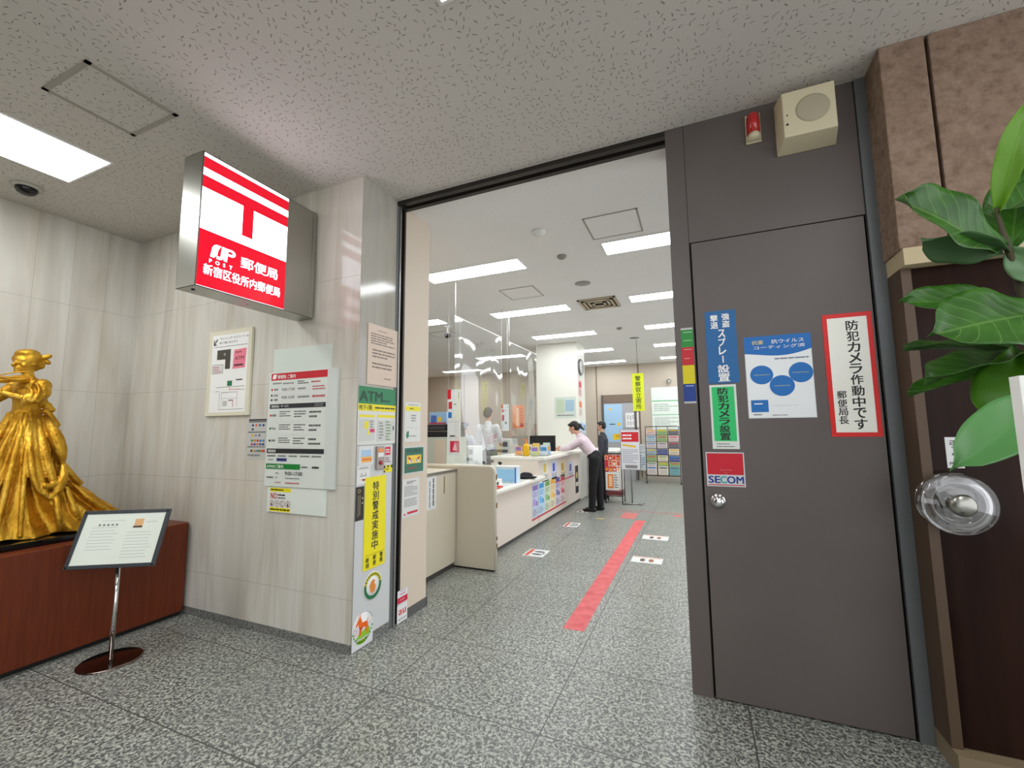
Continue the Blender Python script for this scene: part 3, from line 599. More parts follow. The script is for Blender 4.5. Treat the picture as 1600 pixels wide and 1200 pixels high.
# --- pier side (faces +X)
XW = -1.8535
poster('paper_notice', 'aged pinkish paper notice above the green ATM poster', 'notice', (XW, 2.072, 1.540), FACE_E, 0.285, 0.385, (216, 196, 178),
       [('l', 0.30, 0.07, 0.62, 0.11, 1, (170, 150, 130)), ('l', 0.08, 0.14, 0.9, 0.34, 5, (130, 116, 104)), ('l', 0.14, 0.40, 0.92, 0.56, 3, (130, 116, 104)), ('l', 0.14, 0.62, 0.8, 0.74, 2, (130, 116, 104)), ('l', 0.55, 0.86, 0.9, 0.90, 1, (130, 116, 104))], 0.004)
poster('cash_machine_poster', 'green, yellow and white poster headed ATM on the marble pier', 'poster', (XW, 2.003, 1.168), FACE_E, 0.348, 0.355, (222, 222, 216),
       [('r', 0.0, 0.0, 1, 0.30, (40, 130, 84)), ('t', 'ATM', 0.32, 0.165, 0.17, 0.58, (16, 66, 44), 0.05), ('l', 0.62, 0.2, 0.96, 0.26, 1, (16, 66, 44)), ('r', 0, 0.30, 1, 0.42, YEL), ('t', '地下1階', 0.18, 0.36, 0.085, 0.33, BLK, 0.03), ('l', 0.42, 0.33, 0.97, 0.39, 1, BLK),
        ('r', 0.03, 0.49, 0.42, 0.53, YEL), ('r', 0.50, 0.48, 0.98, 0.53, YEL), ('r', 0.04, 0.56, 0.42, 0.93, (206, 208, 202)), ('r', 0.50, 0.58, 0.96, 0.95, (206, 208, 202)), ('r', 0.16, 0.60, 0.26, 0.73, YEL), ('r', 0.30, 0.73, 0.42, 0.79, (214, 50, 110)), ('r', 0.24, 0.76, 0.29, 0.83, YEL),
        ('l', 0.54, 0.60, 0.66, 0.92, 6, GRY), ('l', 0.72, 0.58, 0.86, 0.95, 7, (130, 160, 110)), ('r', 0.92, 0.68, 0.95, 0.76, BLK), ('l', 0.30, 0.58, 0.41, 0.72, 3, GRY)], 0.003)
poster('entry_panel', 'tall white panel fixed low on the marble pier side with stickers over it', 'panel', (XW, 2.006, 0.055), FACE_E, 0.318, 1.108, (206, 208, 208), [], 0.001)
XP = -1.851
poster('cartoon_notice', 'small white notice with pale blue and orange print, left of the steel intercom', 'notice', (XP, 2.018, 1.045), FACE_E, 0.125, 0.115, (222, 224, 222), [('r', 0.15, 0.2, 0.85, 0.62, (170, 200, 226)), ('r', 0.2, 0.55, 0.9, 0.85, (240, 180, 90)), ('l', 0.2, 0.6, 0.9, 0.8, 1, (230, 110, 30))], 0.001)
poster('face_notice', 'small white paper with a smile mark above the black pierced strip', 'notice', (XP, 2.008, 0.935), FACE_E, 0.112, 0.108, (230, 230, 226), [('r', 0.1, 0.14, 0.9, 0.17, GRY), ('l', 0.2, 0.05, 0.8, 0.13, 1, GRY), ('e', 0.35, 0.45, 0.04, 0.05, GRY), ('e', 0.65, 0.45, 0.04, 0.05, GRY), ('l', 0.2, 0.5, 0.8, 0.6, 1, GRY), ('p', [(0.35, 0.72), (0.65, 0.72), (0.58, 0.82), (0.42, 0.82)], (170, 30, 40))], 0.001)
it = thing('intercom', 'small steel intercom panel with a red button on the pier', 'intercom', (XP, 2.165, 1.01), FACE_E)
MB().box((0, 0, 0), (0.072, 0.145, 0.012), mat('intercom_steel', (150, 140, 132), 0.35, 0.6)).build('face_plate', it, 0.003)
MB().lathe([(0.013, 0.012), (0.013, 0.018), (0.009, 0.021), (0.001, 0.021)], ink((170, 40, 60)), 20, (0.036, 0.042, 0)).build('push_button', it)
MB().box((0.010, 0.078, 0.012), (0.062, 0.105, 0.0135), M_white).box((0.010, 0.108, 0.012), (0.062, 0.130, 0.0135), ink((236, 150, 80))).build('display_window', it)
poster('red_round_sticker', 'white sticker with a rounded red square, right of the steel intercom', 'sticker', (XP, 2.245, 1.035), FACE_E, 0.082, 0.12, (214, 214, 212), [('r', 0.1, 0.06, 0.75, 0.5, (214, 40, 60)), ('l', 0.18, 0.15, 0.66, 0.4, 2, WHT), ('l', 0.1, 0.6, 0.9, 0.9, 3, (120, 60, 70))], 0.001)
poster('striped_caution_sticker', 'small yellow and black caution sticker under the rounded red square', 'sticker', (XP, 2.245, 0.985), FACE_E, 0.082, 0.044, YEL, [('r', 0.0, 0.0, 0.18, 0.4, BLK), ('r', 0.4, 0.0, 0.58, 0.3, BLK), ('r', 0.82, 0.0, 1, 0.35, BLK), ('r', 0.0, 0.7, 0.15, 1, BLK), ('l', 0.2, 0.4, 0.8, 0.7, 1, (120, 100, 20))], 0.001)
poster('special_alert_banner', 'tall bright yellow vertical banner with bold black characters on the pier', 'banner', (XP, 2.078, 0.425), FACE_E, 0.192, 0.545, (240, 226, 16),
       [('v', '特別警戒実施中', 0.5, 0.05, 0.108, BLK, 0.035), ('r', 0.08, 0.845, 0.97, 0.849, (120, 110, 20)), ('v', '郵便', 0.5, 0.86, 0.058, BLK, 0.03), ('v', '警察', 0.82, 0.855, 0.058, BLK, 0.03), ('v', '新宿', 0.18, 0.865, 0.058, BLK, 0.03)], 0.002)
poster('black_strip_sticker', 'narrow black strip sticker with fine gold print at the pier corner', 'sticker', (XP, 2.004, 0.728), FACE_E, 0.068, 0.195, (36, 32, 28), [('e', 0.4, 0.13, 0.18, 0.06, (170, 150, 110), 0.6), ('r', 0.25, 0.25, 0.32, 0.9, (150, 134, 100)), ('r', 0.45, 0.25, 0.55, 0.85, (150, 134, 100)), ('e', 0.8, 0.35, 0.06, 0.02, WHT), ('e', 0.8, 0.5, 0.06, 0.02, WHT)], 0.001)
def round_sticker(name, label, cy, cz, rad, prints_fn):
    o = MB().lathe([(0.001, 0), (rad, 0), (rad, 0.001), (0.001, 0.001)], M_paper, 40).build(name); o.location = (XP, cy, cz); o.rotation_euler = FACE_E
    tag(o, label, 'sticker'); m = MB(); prints_fn(m); m.build('printed_area', parent=o); return o
def ring(m, r0, r1, a0, a1, c, z, n=24, cx=0, cy=0):
    vs = [(cx + r * math.cos(R(a0 + (a1 - a0) * i / n)), cy + r * math.sin(R(a0 + (a1 - a0) * i / n)), z) for r in (r0, r1) for i in range(n + 1)]
    m.add(vs, [(i, i + n + 1, i + n + 2, i + 1) if False else (i + 1, i, i + n + 1, i + n + 2) for i in range(n)], c)
def ring_print(m):
    ring(m, 0.056, 0.076, 10, 170, ink((206, 196, 40)), 0.0018); ring(m, 0.056, 0.076, 170, 370, ink((30, 110, 70)), 0.0018)
    for a in range(20, 170, 16): ring(m, 0.061, 0.071, a, a + 9, ink((60, 74, 20)), 0.0022, 4)
    m.poly([(-0.02, -0.03), (0.0, -0.045), (0.02, -0.032), (0.026, -0.005), (0.014, 0.012), (0.018, 0.03), (0.0, 0.036), (-0.016, 0.026), (-0.03, 0.004)], ink((224, 140, 60)), 0.0018)
round_sticker('ring_sticker', 'round green and yellow ringed sticker below the yellow banner', 2.167, 0.322, 0.082, ring_print)
def donkey_print(m):
    o_ = ink((244, 104, 20)); z = 0.0022
    m.poly([(-0.062, -0.055), (-0.03, -0.03), (0.0, -0.022), (0.05, -0.01), (0.062, -0.035), (0.05, -0.07), (0.02, -0.088), (-0.02, -0.09), (-0.045, -0.08)], ink((140, 200, 30)), 0.0018)
    m.poly([(-0.028, 0.028), (0.035, 0.024), (0.042, 0.0), (-0.026, -0.006)], o_, z)                      # body
    m.poly([(-0.028, 0.028), (-0.026, -0.006), (-0.038, 0.02), (-0.034, 0.05), (-0.018, 0.055), (-0.006, 0.028)], o_, z + .0001)   # neck
    m.poly([(-0.060, 0.026), (-0.055, 0.014), (-0.030, 0.034), (-0.016, 0.056), (-0.034, 0.058)], o_, z + .0002)   # head
    m.poly([(-0.036, 0.055), (-0.030, 0.058), (-0.034, 0.09)], o_, z); m.poly([(-0.026, 0.056), (-0.018, 0.055), (-0.018, 0.088)], o_, z)   # ears
    for x, dx in ((-0.024, -0.004), (-0.012, -0.006), (0.024, 0.0), (0.036, 0.004)): m.poly([(x - 0.005, 0.0), (x + 0.007, 0.0), (x + 0.004 + dx, -0.042), (x - 0.003 + dx, -0.042)], o_, z)
    m.poly([(0.034, 0.022), (0.040, 0.040), (0.044, 0.038), (0.040, 0.02)], o_, z)
    ring(m, 0.082, 0.086, 20, 110, ink((150, 160, 170)), 0.0018)
    for a in range(190, 350, 14): ring(m, 0.074, 0.086, a, a + 8, ink((80, 160, 80)), 0.0018, 3)
round_sticker('donkey_sticker', 'round sticker of an orange donkey on green grass at the pier foot', 2.090, 0.115, 0.088, donkey_print)
poster('floor_level_card', 'white card with a small red mark standing at the pier corner on the floor', 'card', (XP, 2.004, 0.004), FACE_E, 0.172, 0.125, (222, 222, 224), [('e', 0.14, 0.2, 0.09, 0.13, (214, 150, 150), 0.75), ('p', [(0.3, 0.18), (0.95, 0.0), (0.95, 0.04), (0.3, 0.22)], (200, 200, 204)), ('l', 0.15, 0.5, 0.8, 0.7, 1, (190, 190, 194))], 0.0012)
# --- cream wall notices
poster('yellow_band_notice', 'white notice with a yellow band, topmost on the cream wall', 'notice', (XP - 0.003, 2.452, 1.172), FACE_E, 0.187, 0.278, (220, 220, 214), [('l', 0.2, 0.04, 0.85, 0.08, 1, GRY), ('r', 0.05, 0.10, 0.98, 0.22, YEL), ('l', 0.3, 0.13, 0.7, 0.19, 1, (90, 80, 10)), ('l', 0.4, 0.3, 0.7, 0.5, 3, GRY), ('r', 0.1, 0.64, 0.9, 0.645, GRY), ('p', [(0.14, 0.75), (0.26, 0.72), (0.28, 0.86), (0.16, 0.92), (0.10, 0.85)], (30, 130, 100)), ('l', 0.32, 0.83, 0.98, 0.88, 1, GRY)], 0.002)
poster('watching_eyes_poster', 'green poster with a yellow panel of two fierce painted eyes', 'poster', (XP - 0.003, 2.444, 0.95), FACE_E, 0.248, 0.192, (200, 204, 198),
       [('r', 0.06, 0.06, 0.95, 0.95, (38, 106, 84)), ('t', '特別警戒', 0.5, 0.17, 0.12, 0.72, (24, 70, 58), 0.03), ('r', 0.16, 0.33, 0.84, 0.63, (236, 200, 70)), ('l', 0.2, 0.74, 0.85, 0.84, 1, (150, 60, 50)),
        ('p', [(0.22, 0.36), (0.44, 0.52), (0.40, 0.56), (0.24, 0.46)], (170, 30, 30)), ('p', [(0.78, 0.36), (0.56, 0.52), (0.60, 0.56), (0.76, 0.46)], (170, 30, 30)), ('e', 0.35, 0.55, 0.07, 0.06, WHT), ('e', 0.65, 0.55, 0.07, 0.06, WHT), ('e', 0.36, 0.55, 0.025, 0.04, BLK), ('e', 0.64, 0.55, 0.025, 0.04, BLK)], 0.002)
poster('plain_text_notice', 'white text notice with a red bar at its foot, lowest on the cream wall', 'notice', (XP - 0.003, 2.440, 0.662), FACE_E, 0.193, 0.257, (218, 218, 214), [('l', 0.25, 0.06, 0.8, 0.14, 2, (60, 60, 60)), ('l', 0.12, 0.18, 0.9, 0.46, 7, GRY), ('l', 0.12, 0.52, 0.88, 0.74, 5, GRY), ('r', 0.3, 0.87, 0.92, 0.93, (200, 40, 70)), ('r', 0.1, 0.9, 0.2, 0.94, (200, 40, 70))], 0.002)
poster('payment_floor_sign', 'white and red card taped to the cream wall, upper of two at floor level', 'card', (XP + 0.004, 2.402, 0.118), FACE_E, 0.105, 0.088, (226, 226, 226), [('l', 0.3, 0.05, 0.8, 0.14, 1, (150, 80, 120)), ('l', 0.2, 0.22, 0.8, 0.36, 1, (190, 60, 110)), ('r', 0, 0.5, 1, 0.92, (206, 24, 60)), ('l', 0.2, 0.62, 0.7, 0.78, 1, (236, 170, 180))], 0.0012)
poster('red_logo_card', 'white card with slanted red letters, lower of two at floor level', 'card', (XP + 0.004, 2.400, 0.004), FACE_E, 0.107, 0.112, (228, 228, 228), [('t', 'au', 0.5, 0.42, 0.28, 0.7, (220, 70, 60), 0.03), ('l', 0.1, 0.75, 0.9, 0.88, 1, GRY)], 0.0012)
# --- grey door notices
YD = 2.3295; YG = 2.3345
poster('colour_band_strip', 'narrow strip of green, red, yellow and blue bands left of the grey door', 'sticker', (-0.051, YG, 1.373), FACE_S, 0.056, 0.385, (190, 192, 190), [('r', 0, 0.025, 1, 0.26, (36, 140, 56)), ('r', 0, 0.26, 1, 0.5, (196, 30, 44)), ('r', 0, 0.5, 1, 0.745, (220, 204, 10)), ('r', 0, 0.745, 1, 0.975, (24, 60, 140)),
        ('l', 0.2, 0.05, 0.95, 0.07, 1, (180, 220, 180)), ('l', 0.2, 0.16, 0.9, 0.18, 1, (160, 210, 160)), ('l', 0.2, 0.28, 0.95, 0.30, 1, (230, 170, 170)), ('l', 0.2, 0.40, 0.95, 0.42, 1, (230, 170, 170)), ('l', 0.2, 0.76, 0.95, 0.785, 1, (180, 190, 230))], 0.001)
poster('spray_sticker', 'tall blue sticker with white vertical characters on the grey door', 'sticker', (0.065, YD, 1.466), FACE_S, 0.136, 0.362, (24, 100, 160), [('v', '強盗', 0.68, 0.04, 0.10, WHT, 0.04), ('v', '撃退', 0.30, 0.05, 0.10, WHT, 0.04), ('v', 'スプレー', 0.52, 0.26, 0.118, WHT, 0.04, 0.8), ('v', '設置', 0.52, 0.745, 0.118, WHT, 0.035, 1.3)], 0.001)
poster('camera_notice_green', 'white edged green sticker with black characters, under the blue sticker', 'sticker', (0.067, YD, 1.148), FACE_S, 0.117, 0.311, (222, 226, 220), [('r', 0.08, 0.035, 0.92, 0.88, (40, 196, 110)), ('v', '防犯カメラ設置', 0.5, 0.045, 0.117, BLK, 0.05, 1.35), ('l', 0.15, 0.905, 0.9, 0.94, 1, GRY), ('l', 0.15, 0.945, 0.9, 0.98, 1, GRY)], 0.001)
poster('security_firm_sticker', 'small square red and white security sticker above the round door knob', 'sticker', (0.033, YD, 0.970), FACE_S, 0.166, 0.162, (206, 208, 208),
       [('r', 0.03, 0.03, 0.97, 0.655, (200, 16, 40)), ('t', 'Security', 0.52, 0.52, 0.06, 0.32, (190, 120, 130), 0.0), ('t', 'by', 0.52, 0.61, 0.05, 0.10, (190, 120, 130), 0.0), ('t', 'SE', 0.20, 0.80, 0.20, 0.30, (20, 50, 140), 0.04), ('t', 'C', 0.44, 0.80, 0.20, 0.16, (30, 160, 160), 0.04), ('t', 'OM', 0.745, 0.80, 0.20, 0.42, (20, 50, 140), 0.04), ('r', 0.03, 0.94, 0.97, 0.965, (200, 16, 40))], 0.001)
wave = [(0.0, 0.0), (1.0, 0.0)] + [(1 - i / 12, 0.19 + 0.05 * math.sin(i / 12 * 3.6 + 0.3) + 0.08 * (i / 12) * 0.9 - 0.02) for i in range(13)]
poster('antiviral_coating_poster', 'white poster with blue wave header and three blue ovals on the grey door', 'poster', (0.230, YD, 1.292), FACE_S, 0.272, 0.390, (214, 220, 222),
       [('r', 0.01, 0.01, 0.99, 0.99, (238, 242, 243)), ('p', wave, (16, 108, 186)), ('t', '抗菌', 0.21, 0.075, 0.05, 0.17, (224, 210, 120), 0.02), ('t', '抗ウイルス', 0.66, 0.075, 0.05, 0.48, WHT, 0.01), ('t', 'コーティング済', 0.53, 0.14, 0.042, 0.76, WHT, 0.01),
        ('l', 0.45, 0.27, 0.95, 0.305, 1, (110, 120, 140)), ('e', 0.24, 0.475, 0.175, 0.115, (24, 110, 186)), ('e', 0.82, 0.465, 0.175, 0.12, (24, 110, 186)), ('e', 0.535, 0.615, 0.185, 0.125, (24, 110, 186)),
        ('l', 0.12, 0.46, 0.36, 0.49, 1, (130, 150, 160)), ('l', 0.70, 0.45, 0.94, 0.48, 1, (130, 150, 160)), ('l', 0.42, 0.60, 0.65, 0.63, 1, (130, 150, 160)),
        ('r', 0.05, 0.78, 0.31, 0.925, (24, 110, 186)), ('l', 0.10, 0.81, 0.24, 0.84, 1, WHT), ('l', 0.08, 0.94, 0.28, 0.97, 1, GRY), ('l', 0.36, 0.955, 0.72, 0.975, 1, GRY), ('r', 0.35, 0.85, 0.75, 0.853, (190, 194, 196))], 0.001)
poster('camera_notice_red', 'large white sign with thick red border and black vertical characters', 'sign', (0.550, YD, 1.205), FACE_S, 0.182, 0.551, (222, 34, 30),
       [('r', 0.10, 0.035, 0.90, 0.965, (246, 246, 236)), ('v', '防犯カメラ作動中です', 0.60, 0.06, 0.0885, BLK, 0.035), ('v', '郵便局長', 0.27, 0.63, 0.068, BLK, 0.03)], 0.0015)
# speaker box and alarm lamp over the door
sp = thing('wall_speaker', 'square ivory wall speaker with round grille above the grey door', 'speaker', (0.548, 2.334, 2.70), FACE_S)
MB().add([(-0.12, -0.14, 0), (0.118, -0.14, 0), (0.118, 0.125, 0), (-0.12, 0.125, 0), (-0.105, -0.115, 0.115), (0.10, -0.115, 0.115), (0.10, 0.105, 0.115), (-0.105, 0.105, 0.115)],
         [(0, 3, 2, 1), (4, 5, 6, 7), (0, 1, 5, 4), (1, 2, 6, 5), (2, 3, 7, 6), (3, 0, 4, 7)], M_ivory).build('speaker_body', sp, 0.004)
MB().lathe([(0.001, 0.1152), (0.066, 0.1152), (0.066, 0.1165), (0.058, 0.118), (0.001, 0.119)], M_ivorymesh, 40, (0.012, 0.0, 0)).build('grille', sp)
MB().lathe([(0.001, 0.115), (0.003, 0.115), (0.003, 0.118), (0.001, 0.118)], M_black, 10, (-0.088, -0.01, 0)).lathe([(0.001, 0.115), (0.005, 0.115), (0.005, 0.118), (0.001, 0.118)], M_black, 10, (-0.09, -0.055, 0)).build('screw', sp)
al = thing('alarm_lamp', 'red half round alarm lamp left of the ivory wall speaker', 'alarm lamp', (0.334, 2.334, 2.665), FACE_S)
MB().box((-0.033, -0.005, 0), (0.033, 0.145, 0.012), M_ivory).build('back_plate', al, 0.002)
prof = [(0.030 * math.cos(R(a)), 0.012 + 0.045 * math.sin(R(a))) for a in range(0, 181, 15)]
m = MB(); vs = [(x, 0.028, z_) for x, z_ in prof] + [(x, 0.125, z_) for x, z_ in prof] + [(x * 0.7, 0.142, 0.012 + (z_ - 0.012) * 0.6) for x, z_ in prof]; n = len(prof)
fs = [(i, i + 1, n + i + 1, n + i) for i in range(n - 1)] + [(n + i, n + i + 1, 2 * n + i + 1, 2 * n + i) for i in range(n - 1)] + [tuple(range(n))[::-1], tuple(range(2 * n, 3 * n))]
m.add(vs, fs, M_redglass, True); m.build('red_lens', al)
m = MB(); vs = [(x, 0.0, z_) for x, z_ in prof] + [(x, 0.028, z_) for x, z_ in prof]
m.add(vs, [(i, i + 1, n + i + 1, n + i) for i in range(n - 1)] + [tuple(range(n))[::-1], tuple(range(n, 2 * n))], M_ivory, True); m.build('lamp_socket', al)
# ================================================================== PLINTH AND STATUE
pl = thing('display_plinth', 'long red brown lacquered plinth against the left marble wall', 'plinth', (-3.8, 0.2, 0))
X0, X1, Y0_, Y1_ = -0.466, 0.470, -1.4, 1.79
c_ = [(X0, Y0_), (X1, Y0_)] + [(X1 - 0.03 + 0.03 * math.cos(R(a)), Y1_ - 0.03 + 0.03 * math.sin(R(a))) for a in range(0, 91, 15)] + [(X0, Y1_)]
MB().prism(c_, 0.03, 0.622, M_lacquer).build('plinth_body', pl, 0.006)
MB().box((X0, Y0_ + 0.02, 0), (X1 - 0.03, Y1_ - 0.02, 0.03), M_dark).build('plinth_foot', pl)
st = thing('violinist_statue', 'gilded statue of a long gowned woman playing a violin on black base', 'statue', (-3.8, 1.2, 0.6225), (0, 0, R(72.47)))
ZB = 0.6225
def L(x, y, z): return (x, y, z - ZB)
# base slab in plinth directions
iv = Matrix.Rotation(-R(72.47), 3, 'Z')
def sl(pts): return [tuple((iv @ Vector((p[0] + 3.8, p[1] - 1.2, 0)))[:2]) for p in pts]
bs = [(-4.18, 0.2), (-3.56, 0.2), (-3.44, 0.9)] + [(-3.68 + 0.25 * math.cos(R(a)), 1.62 + 0.33 * math.sin(R(a))) for a in range(-10, 100, 10)] + [(-4.0, 1.93), (-4.18, 1.75)]
MB().prism(sl(bs), 0.0, 0.034, M_blackg).build('base_slab', st, 0.003)
def interp(tab, z):
    tab = sorted(tab)
    if z <= tab[0][0]: return tab[0][1]
    for (a, b), (c, d) in zip(tab, tab[1:]):
        if z <= c:
            t = (z - a) / (c - a); t = t * t * (3 - 2 * t) * 0.4 + t * 0.6; return b + (d - b) * t
    return tab[-1][1]
XR = [(1.38, .127), (1.33, .168), (1.235, .205), (1.14, .238), (1.06, .240), (.98, .272), (.95, .300), (.854, .40), (.755, .50), (.72, .555), (.655, .60)]
XL = [(1.38, 0.0), (1.285, -.03), (1.1, -.11), (.9, -.19), (.655, -.29)]
YD_ = [(1.38, .055), (1.3, .085), (1.2, .125), (1.0, .18), (.8, .215), (.655, .25)]
vs = []; fs = []; NT, NZ = 220, 70
for i in range(NZ + 1):
    z_ = 1.385 - (1.385 - 0.658) * i / NZ; t = i / NZ
    xr, xl, yd = interp(XR, z_), interp(XL, z_), interp(YD_, z_); cx = 0.065 - 0.03 * t
    for k_ in range(NT):
        a = 2 * math.pi * k_ / NT; ca, sa = math.cos(a), math.sin(a)
        pleat = math.sin(15 * a + 1.6 * math.sin(3 * a) + 0.9 * math.sin(4.0 * t + a)); pleat = 1 - 2 * abs(pleat) ** 1.3 if pleat > 0 else 1 - 0.6 * abs(pleat)
        amp = (0.012 + 0.024 * t)
        ex = (xr - cx) if ca > 0 else (cx - xl)
        # the train narrows towards its tip and sits towards the wall side
        px = cx + ex * ca; py = yd * sa * (1 - 0.35 * max(0, ca) ** 2 * t)
        nx, ny = ca / max(ex, .05), sa / max(yd, .05); nl = math.hypot(nx, ny)
        px += amp * pleat * nx / nl * (1 if ca < 0.6 else 0.35); py += amp * pleat * ny / nl
        zz = z_ + 0.006 * math.sin(7 * a) * t
        if i == NZ: zz = 0.658 + 0.014 * max(0, math.sin(15 * a))
        vs.append(L(px, py, zz))
for i in range(NZ):
    for k_ in range(NT): fs.append((i * NT + k_, (i + 1) * NT + k_, (i + 1) * NT + (k_ + 1) % NT, i * NT + (k_ + 1) % NT))
fs += [tuple(range(NT)), tuple(range(NZ * NT, (NZ + 1) * NT))[::-1]]
P = [('m', vs, fs)]
def bez(a, b, c, n=14):
    a, b, c = Vector(a), Vector(b), Vector(c)
    return [tuple((1 - t) ** 2 * a + 2 * t * (1 - t) * b + t * t * c) for t in [i / (n - 1) for i in range(n)]]
def fold(a, b, c, r0, r1):
    pth = bez(L(*a), L(*b), L(*c)); P.append(('path', pth, [r0 + (r1 - r0) * math.sin(math.pi * i / 13) for i in range(14)]))
# bustle drape: overlapping swags falling from the waist and folding up to the back
fold((.10, -.05, 1.36), (.13, -.24, .95), (.19, -.20, .87), .012, .022); fold((.12, -.04, 1.36), (.17, -.23, 1.0), (.235, -.17, .91), .012, .024)
fold((.09, -.06, 1.34), (.09, -.26, 1.0), (.16, -.21, .90), .010, .016)
fold((.14, -.03, 1.36), (.23, -.16, 1.2), (.235, -.10, 1.06), .015, .035); fold((.19, -.20, .87), (.26, -.20, .95), (.24, -.12, 1.06), .016, .026); fold((.16, -.22, .95), (.22, -.2, .93), (.25, -.14, 1.0), .014, .02)
fold((.24, -.10, 1.06), (.28, -.10, 1.0), (.33, -.06, .93), .02, .018)
fold((.07, -.05, 1.37), (.02, -.22, 1.05), (.0, -.27, .68), .010, .016); fold((.05, -.05, 1.37), (-.05, -.2, 1.05), (-.12, -.24, .68), .010, .016); fold((.085, -.05, 1.37), (.08, -.25, 1.0), (.09, -.27, .68), .010, .014)
fold((.26, -.16, .93), (.30, -.2, .80), (.34, -.17, .68), .01, .018); fold((.30, -.10, .93), (.42, -.14, .78), (.52, -.06, .70), .01, .02); fold((.22, -.2, .88), (.23, -.26, .78), (.25, -.22, .68), .012, .018)
# bodice
P += [('c', L(.065, 0, 1.37), L(.068, 0, 1.43), .060, .062), ('c', L(.068, 0, 1.43), L(.070, 0, 1.53), .062, .074), ('e', L(.055, -.03, 1.50), (.055, .05, .055)), ('e', L(.07, .0, 1.385), (.072, .066, .018))]
# neck and head, turned to the front left
f = Vector((-.75, -.66, 0)); l = Vector((.66, -.75, 0))
hc = Vector((.045, 0, 1.69))
def H_(a, b, c): p_ = hc + f * a + l * b; return L(p_.x, p_.y, 1.69 + c)
yawf = math.atan2(f.y, f.x)
P += [('c', L(.068, 0, 1.55), L(.055, 0, 1.645), .034, .026), ('e', L(hc.x, 0, 1.695), (.056, .050, .062), (0, 0, yawf)), ('e', H_(.012, 0, -.032), (.040, .036, .034), (0, 0, yawf)), ('e', H_(.046, 0, -.055), (.014, .013, .012)),
      ('c', H_(.052, 0, .004), H_(.064, 0, -.018), .005, .009), ('e', H_(.050, 0, -.036), (.010, .016, .005), (0, 0, yawf)), ('e', H_(.050, 0, -.043), (.009, .013, .005), (0, 0, yawf)),
      ('c', H_(.047, .010, .012), H_(.042, .034, .012), .006, .005), ('c', H_(.047, -.010, .012), H_(.042, -.034, .012), .006, .005), ('e', H_(.034, .028, -.02), (.016, .014, .014)), ('e', H_(.034, -.028, -.02), (.016, .014, .014)),
      ('e', H_(-.002, .052, -.008), (.012, .006, .016), (0, 0, yawf)),
      # hair: cap, fringe roll, bun
      ('e', H_(-.014, 0, .034), (.060, .058, .054), (0, 0, yawf)), ('e', H_(.008, 0, .054), (.044, .050, .028), (0, 0, yawf)), ('e', H_(.010, .040, .024), (.026, .016, .034)), ('e', H_(.010, -.040, .024), (.026, .016, .034)), ('e', H_(-.03, 0, .0), (.045, .052, .055), (0, 0, yawf)),
      ('e', H_(-.062, .02, .020), (.028, .030, .030)), ('e', H_(-.05, .035, -.012), (.022, .02, .022)),
      ('e', L(.128, -.01, 1.735), (.026, .014, .016), (0, R(-30), 0)), ('e', L(.132, .0, 1.705), (.022, .014, .014), (0, R(40), 0))]
# shoulders, puffed sleeves, arms
sL = Vector((.122, -.062, 1.545)); sR = Vector((.015, .062, 1.545))
P += [('e', L(*sL), (.042, .045, .045)), ('e', L(*sR), (.042, .045, .045)), ('e', L(.118, -.088, 1.505), (.045, .045, .050)), ('e', L(.100, -.112, 1.472), (.038, .038, .040)), ('e', L(.072, -.128, 1.462), (.030, .030, .036)),
      ('path', bez(L(.06, -.10, 1.535), L(.10, -.16, 1.50), L(.065, -.15, 1.445)), [.008] * 14), ('path', bez(L(.12, -.07, 1.575), L(.16, -.13, 1.50), L(.10, -.14, 1.44)), [.010] * 14), ('path', bez(L(.09, -.09, 1.56), L(.13, -.16, 1.51), L(.08, -.15, 1.44)), [.008] * 14),
      ('e', L(.052, -.13, 1.45), (.012, .034, .036)), ('c', L(.07, -.125, 1.455), L(-.035, -.12, 1.492), .022, .015), ('c', L(-.035, -.12, 1.492), L(-.085, -.115, 1.535), .015, .011), ('e', L(-.098, -.115, 1.548), (.014, .009, .018)),
      ('c', L(.015, .062, 1.545), L(-.06, .045, 1.465), .040, .030), ('c', L(-.06, .045, 1.465), L(-.10, -.04, 1.53), .020, .013), ('e', L(-.107, -.052, 1.546), (.013, .011, .016))]
for j in range(4): P.append(('c', L(-.098 - .006 * j, -.118, 1.560 - .010 * j), L(-.112 - .004 * j, -.104, 1.572 - .010 * j), .0045, .0038))
P += [('c', L(-.094, -.112, 1.545), L(-.088, -.102, 1.570), .005, .004)]
for j in range(4): P.append(('c', L(-.112, -.058 + .008 * j, 1.552), L(-.124, -.064 + .008 * j, 1.540), .0045, .0038))
P += [('c', L(-.102, -.058, 1.552), L(-.112, -.070, 1.562), .005, .004)]
# bow of the sash at the back
P += [('e', L(.150, .01, 1.430), (.034, .03, .024), (0, R(35), 0)), ('e', L(.168, .0, 1.405), (.024, .024, .020)), ('e', L(.135, .0, 1.45), (.02, .03, .035)), ('c', L(.15, 0, 1.40), L(.20, .0, 1.31), .018, .02)]
sculpt('figure', P, 0.0042, M_gold, st, 1, 0.0018, 28.0)
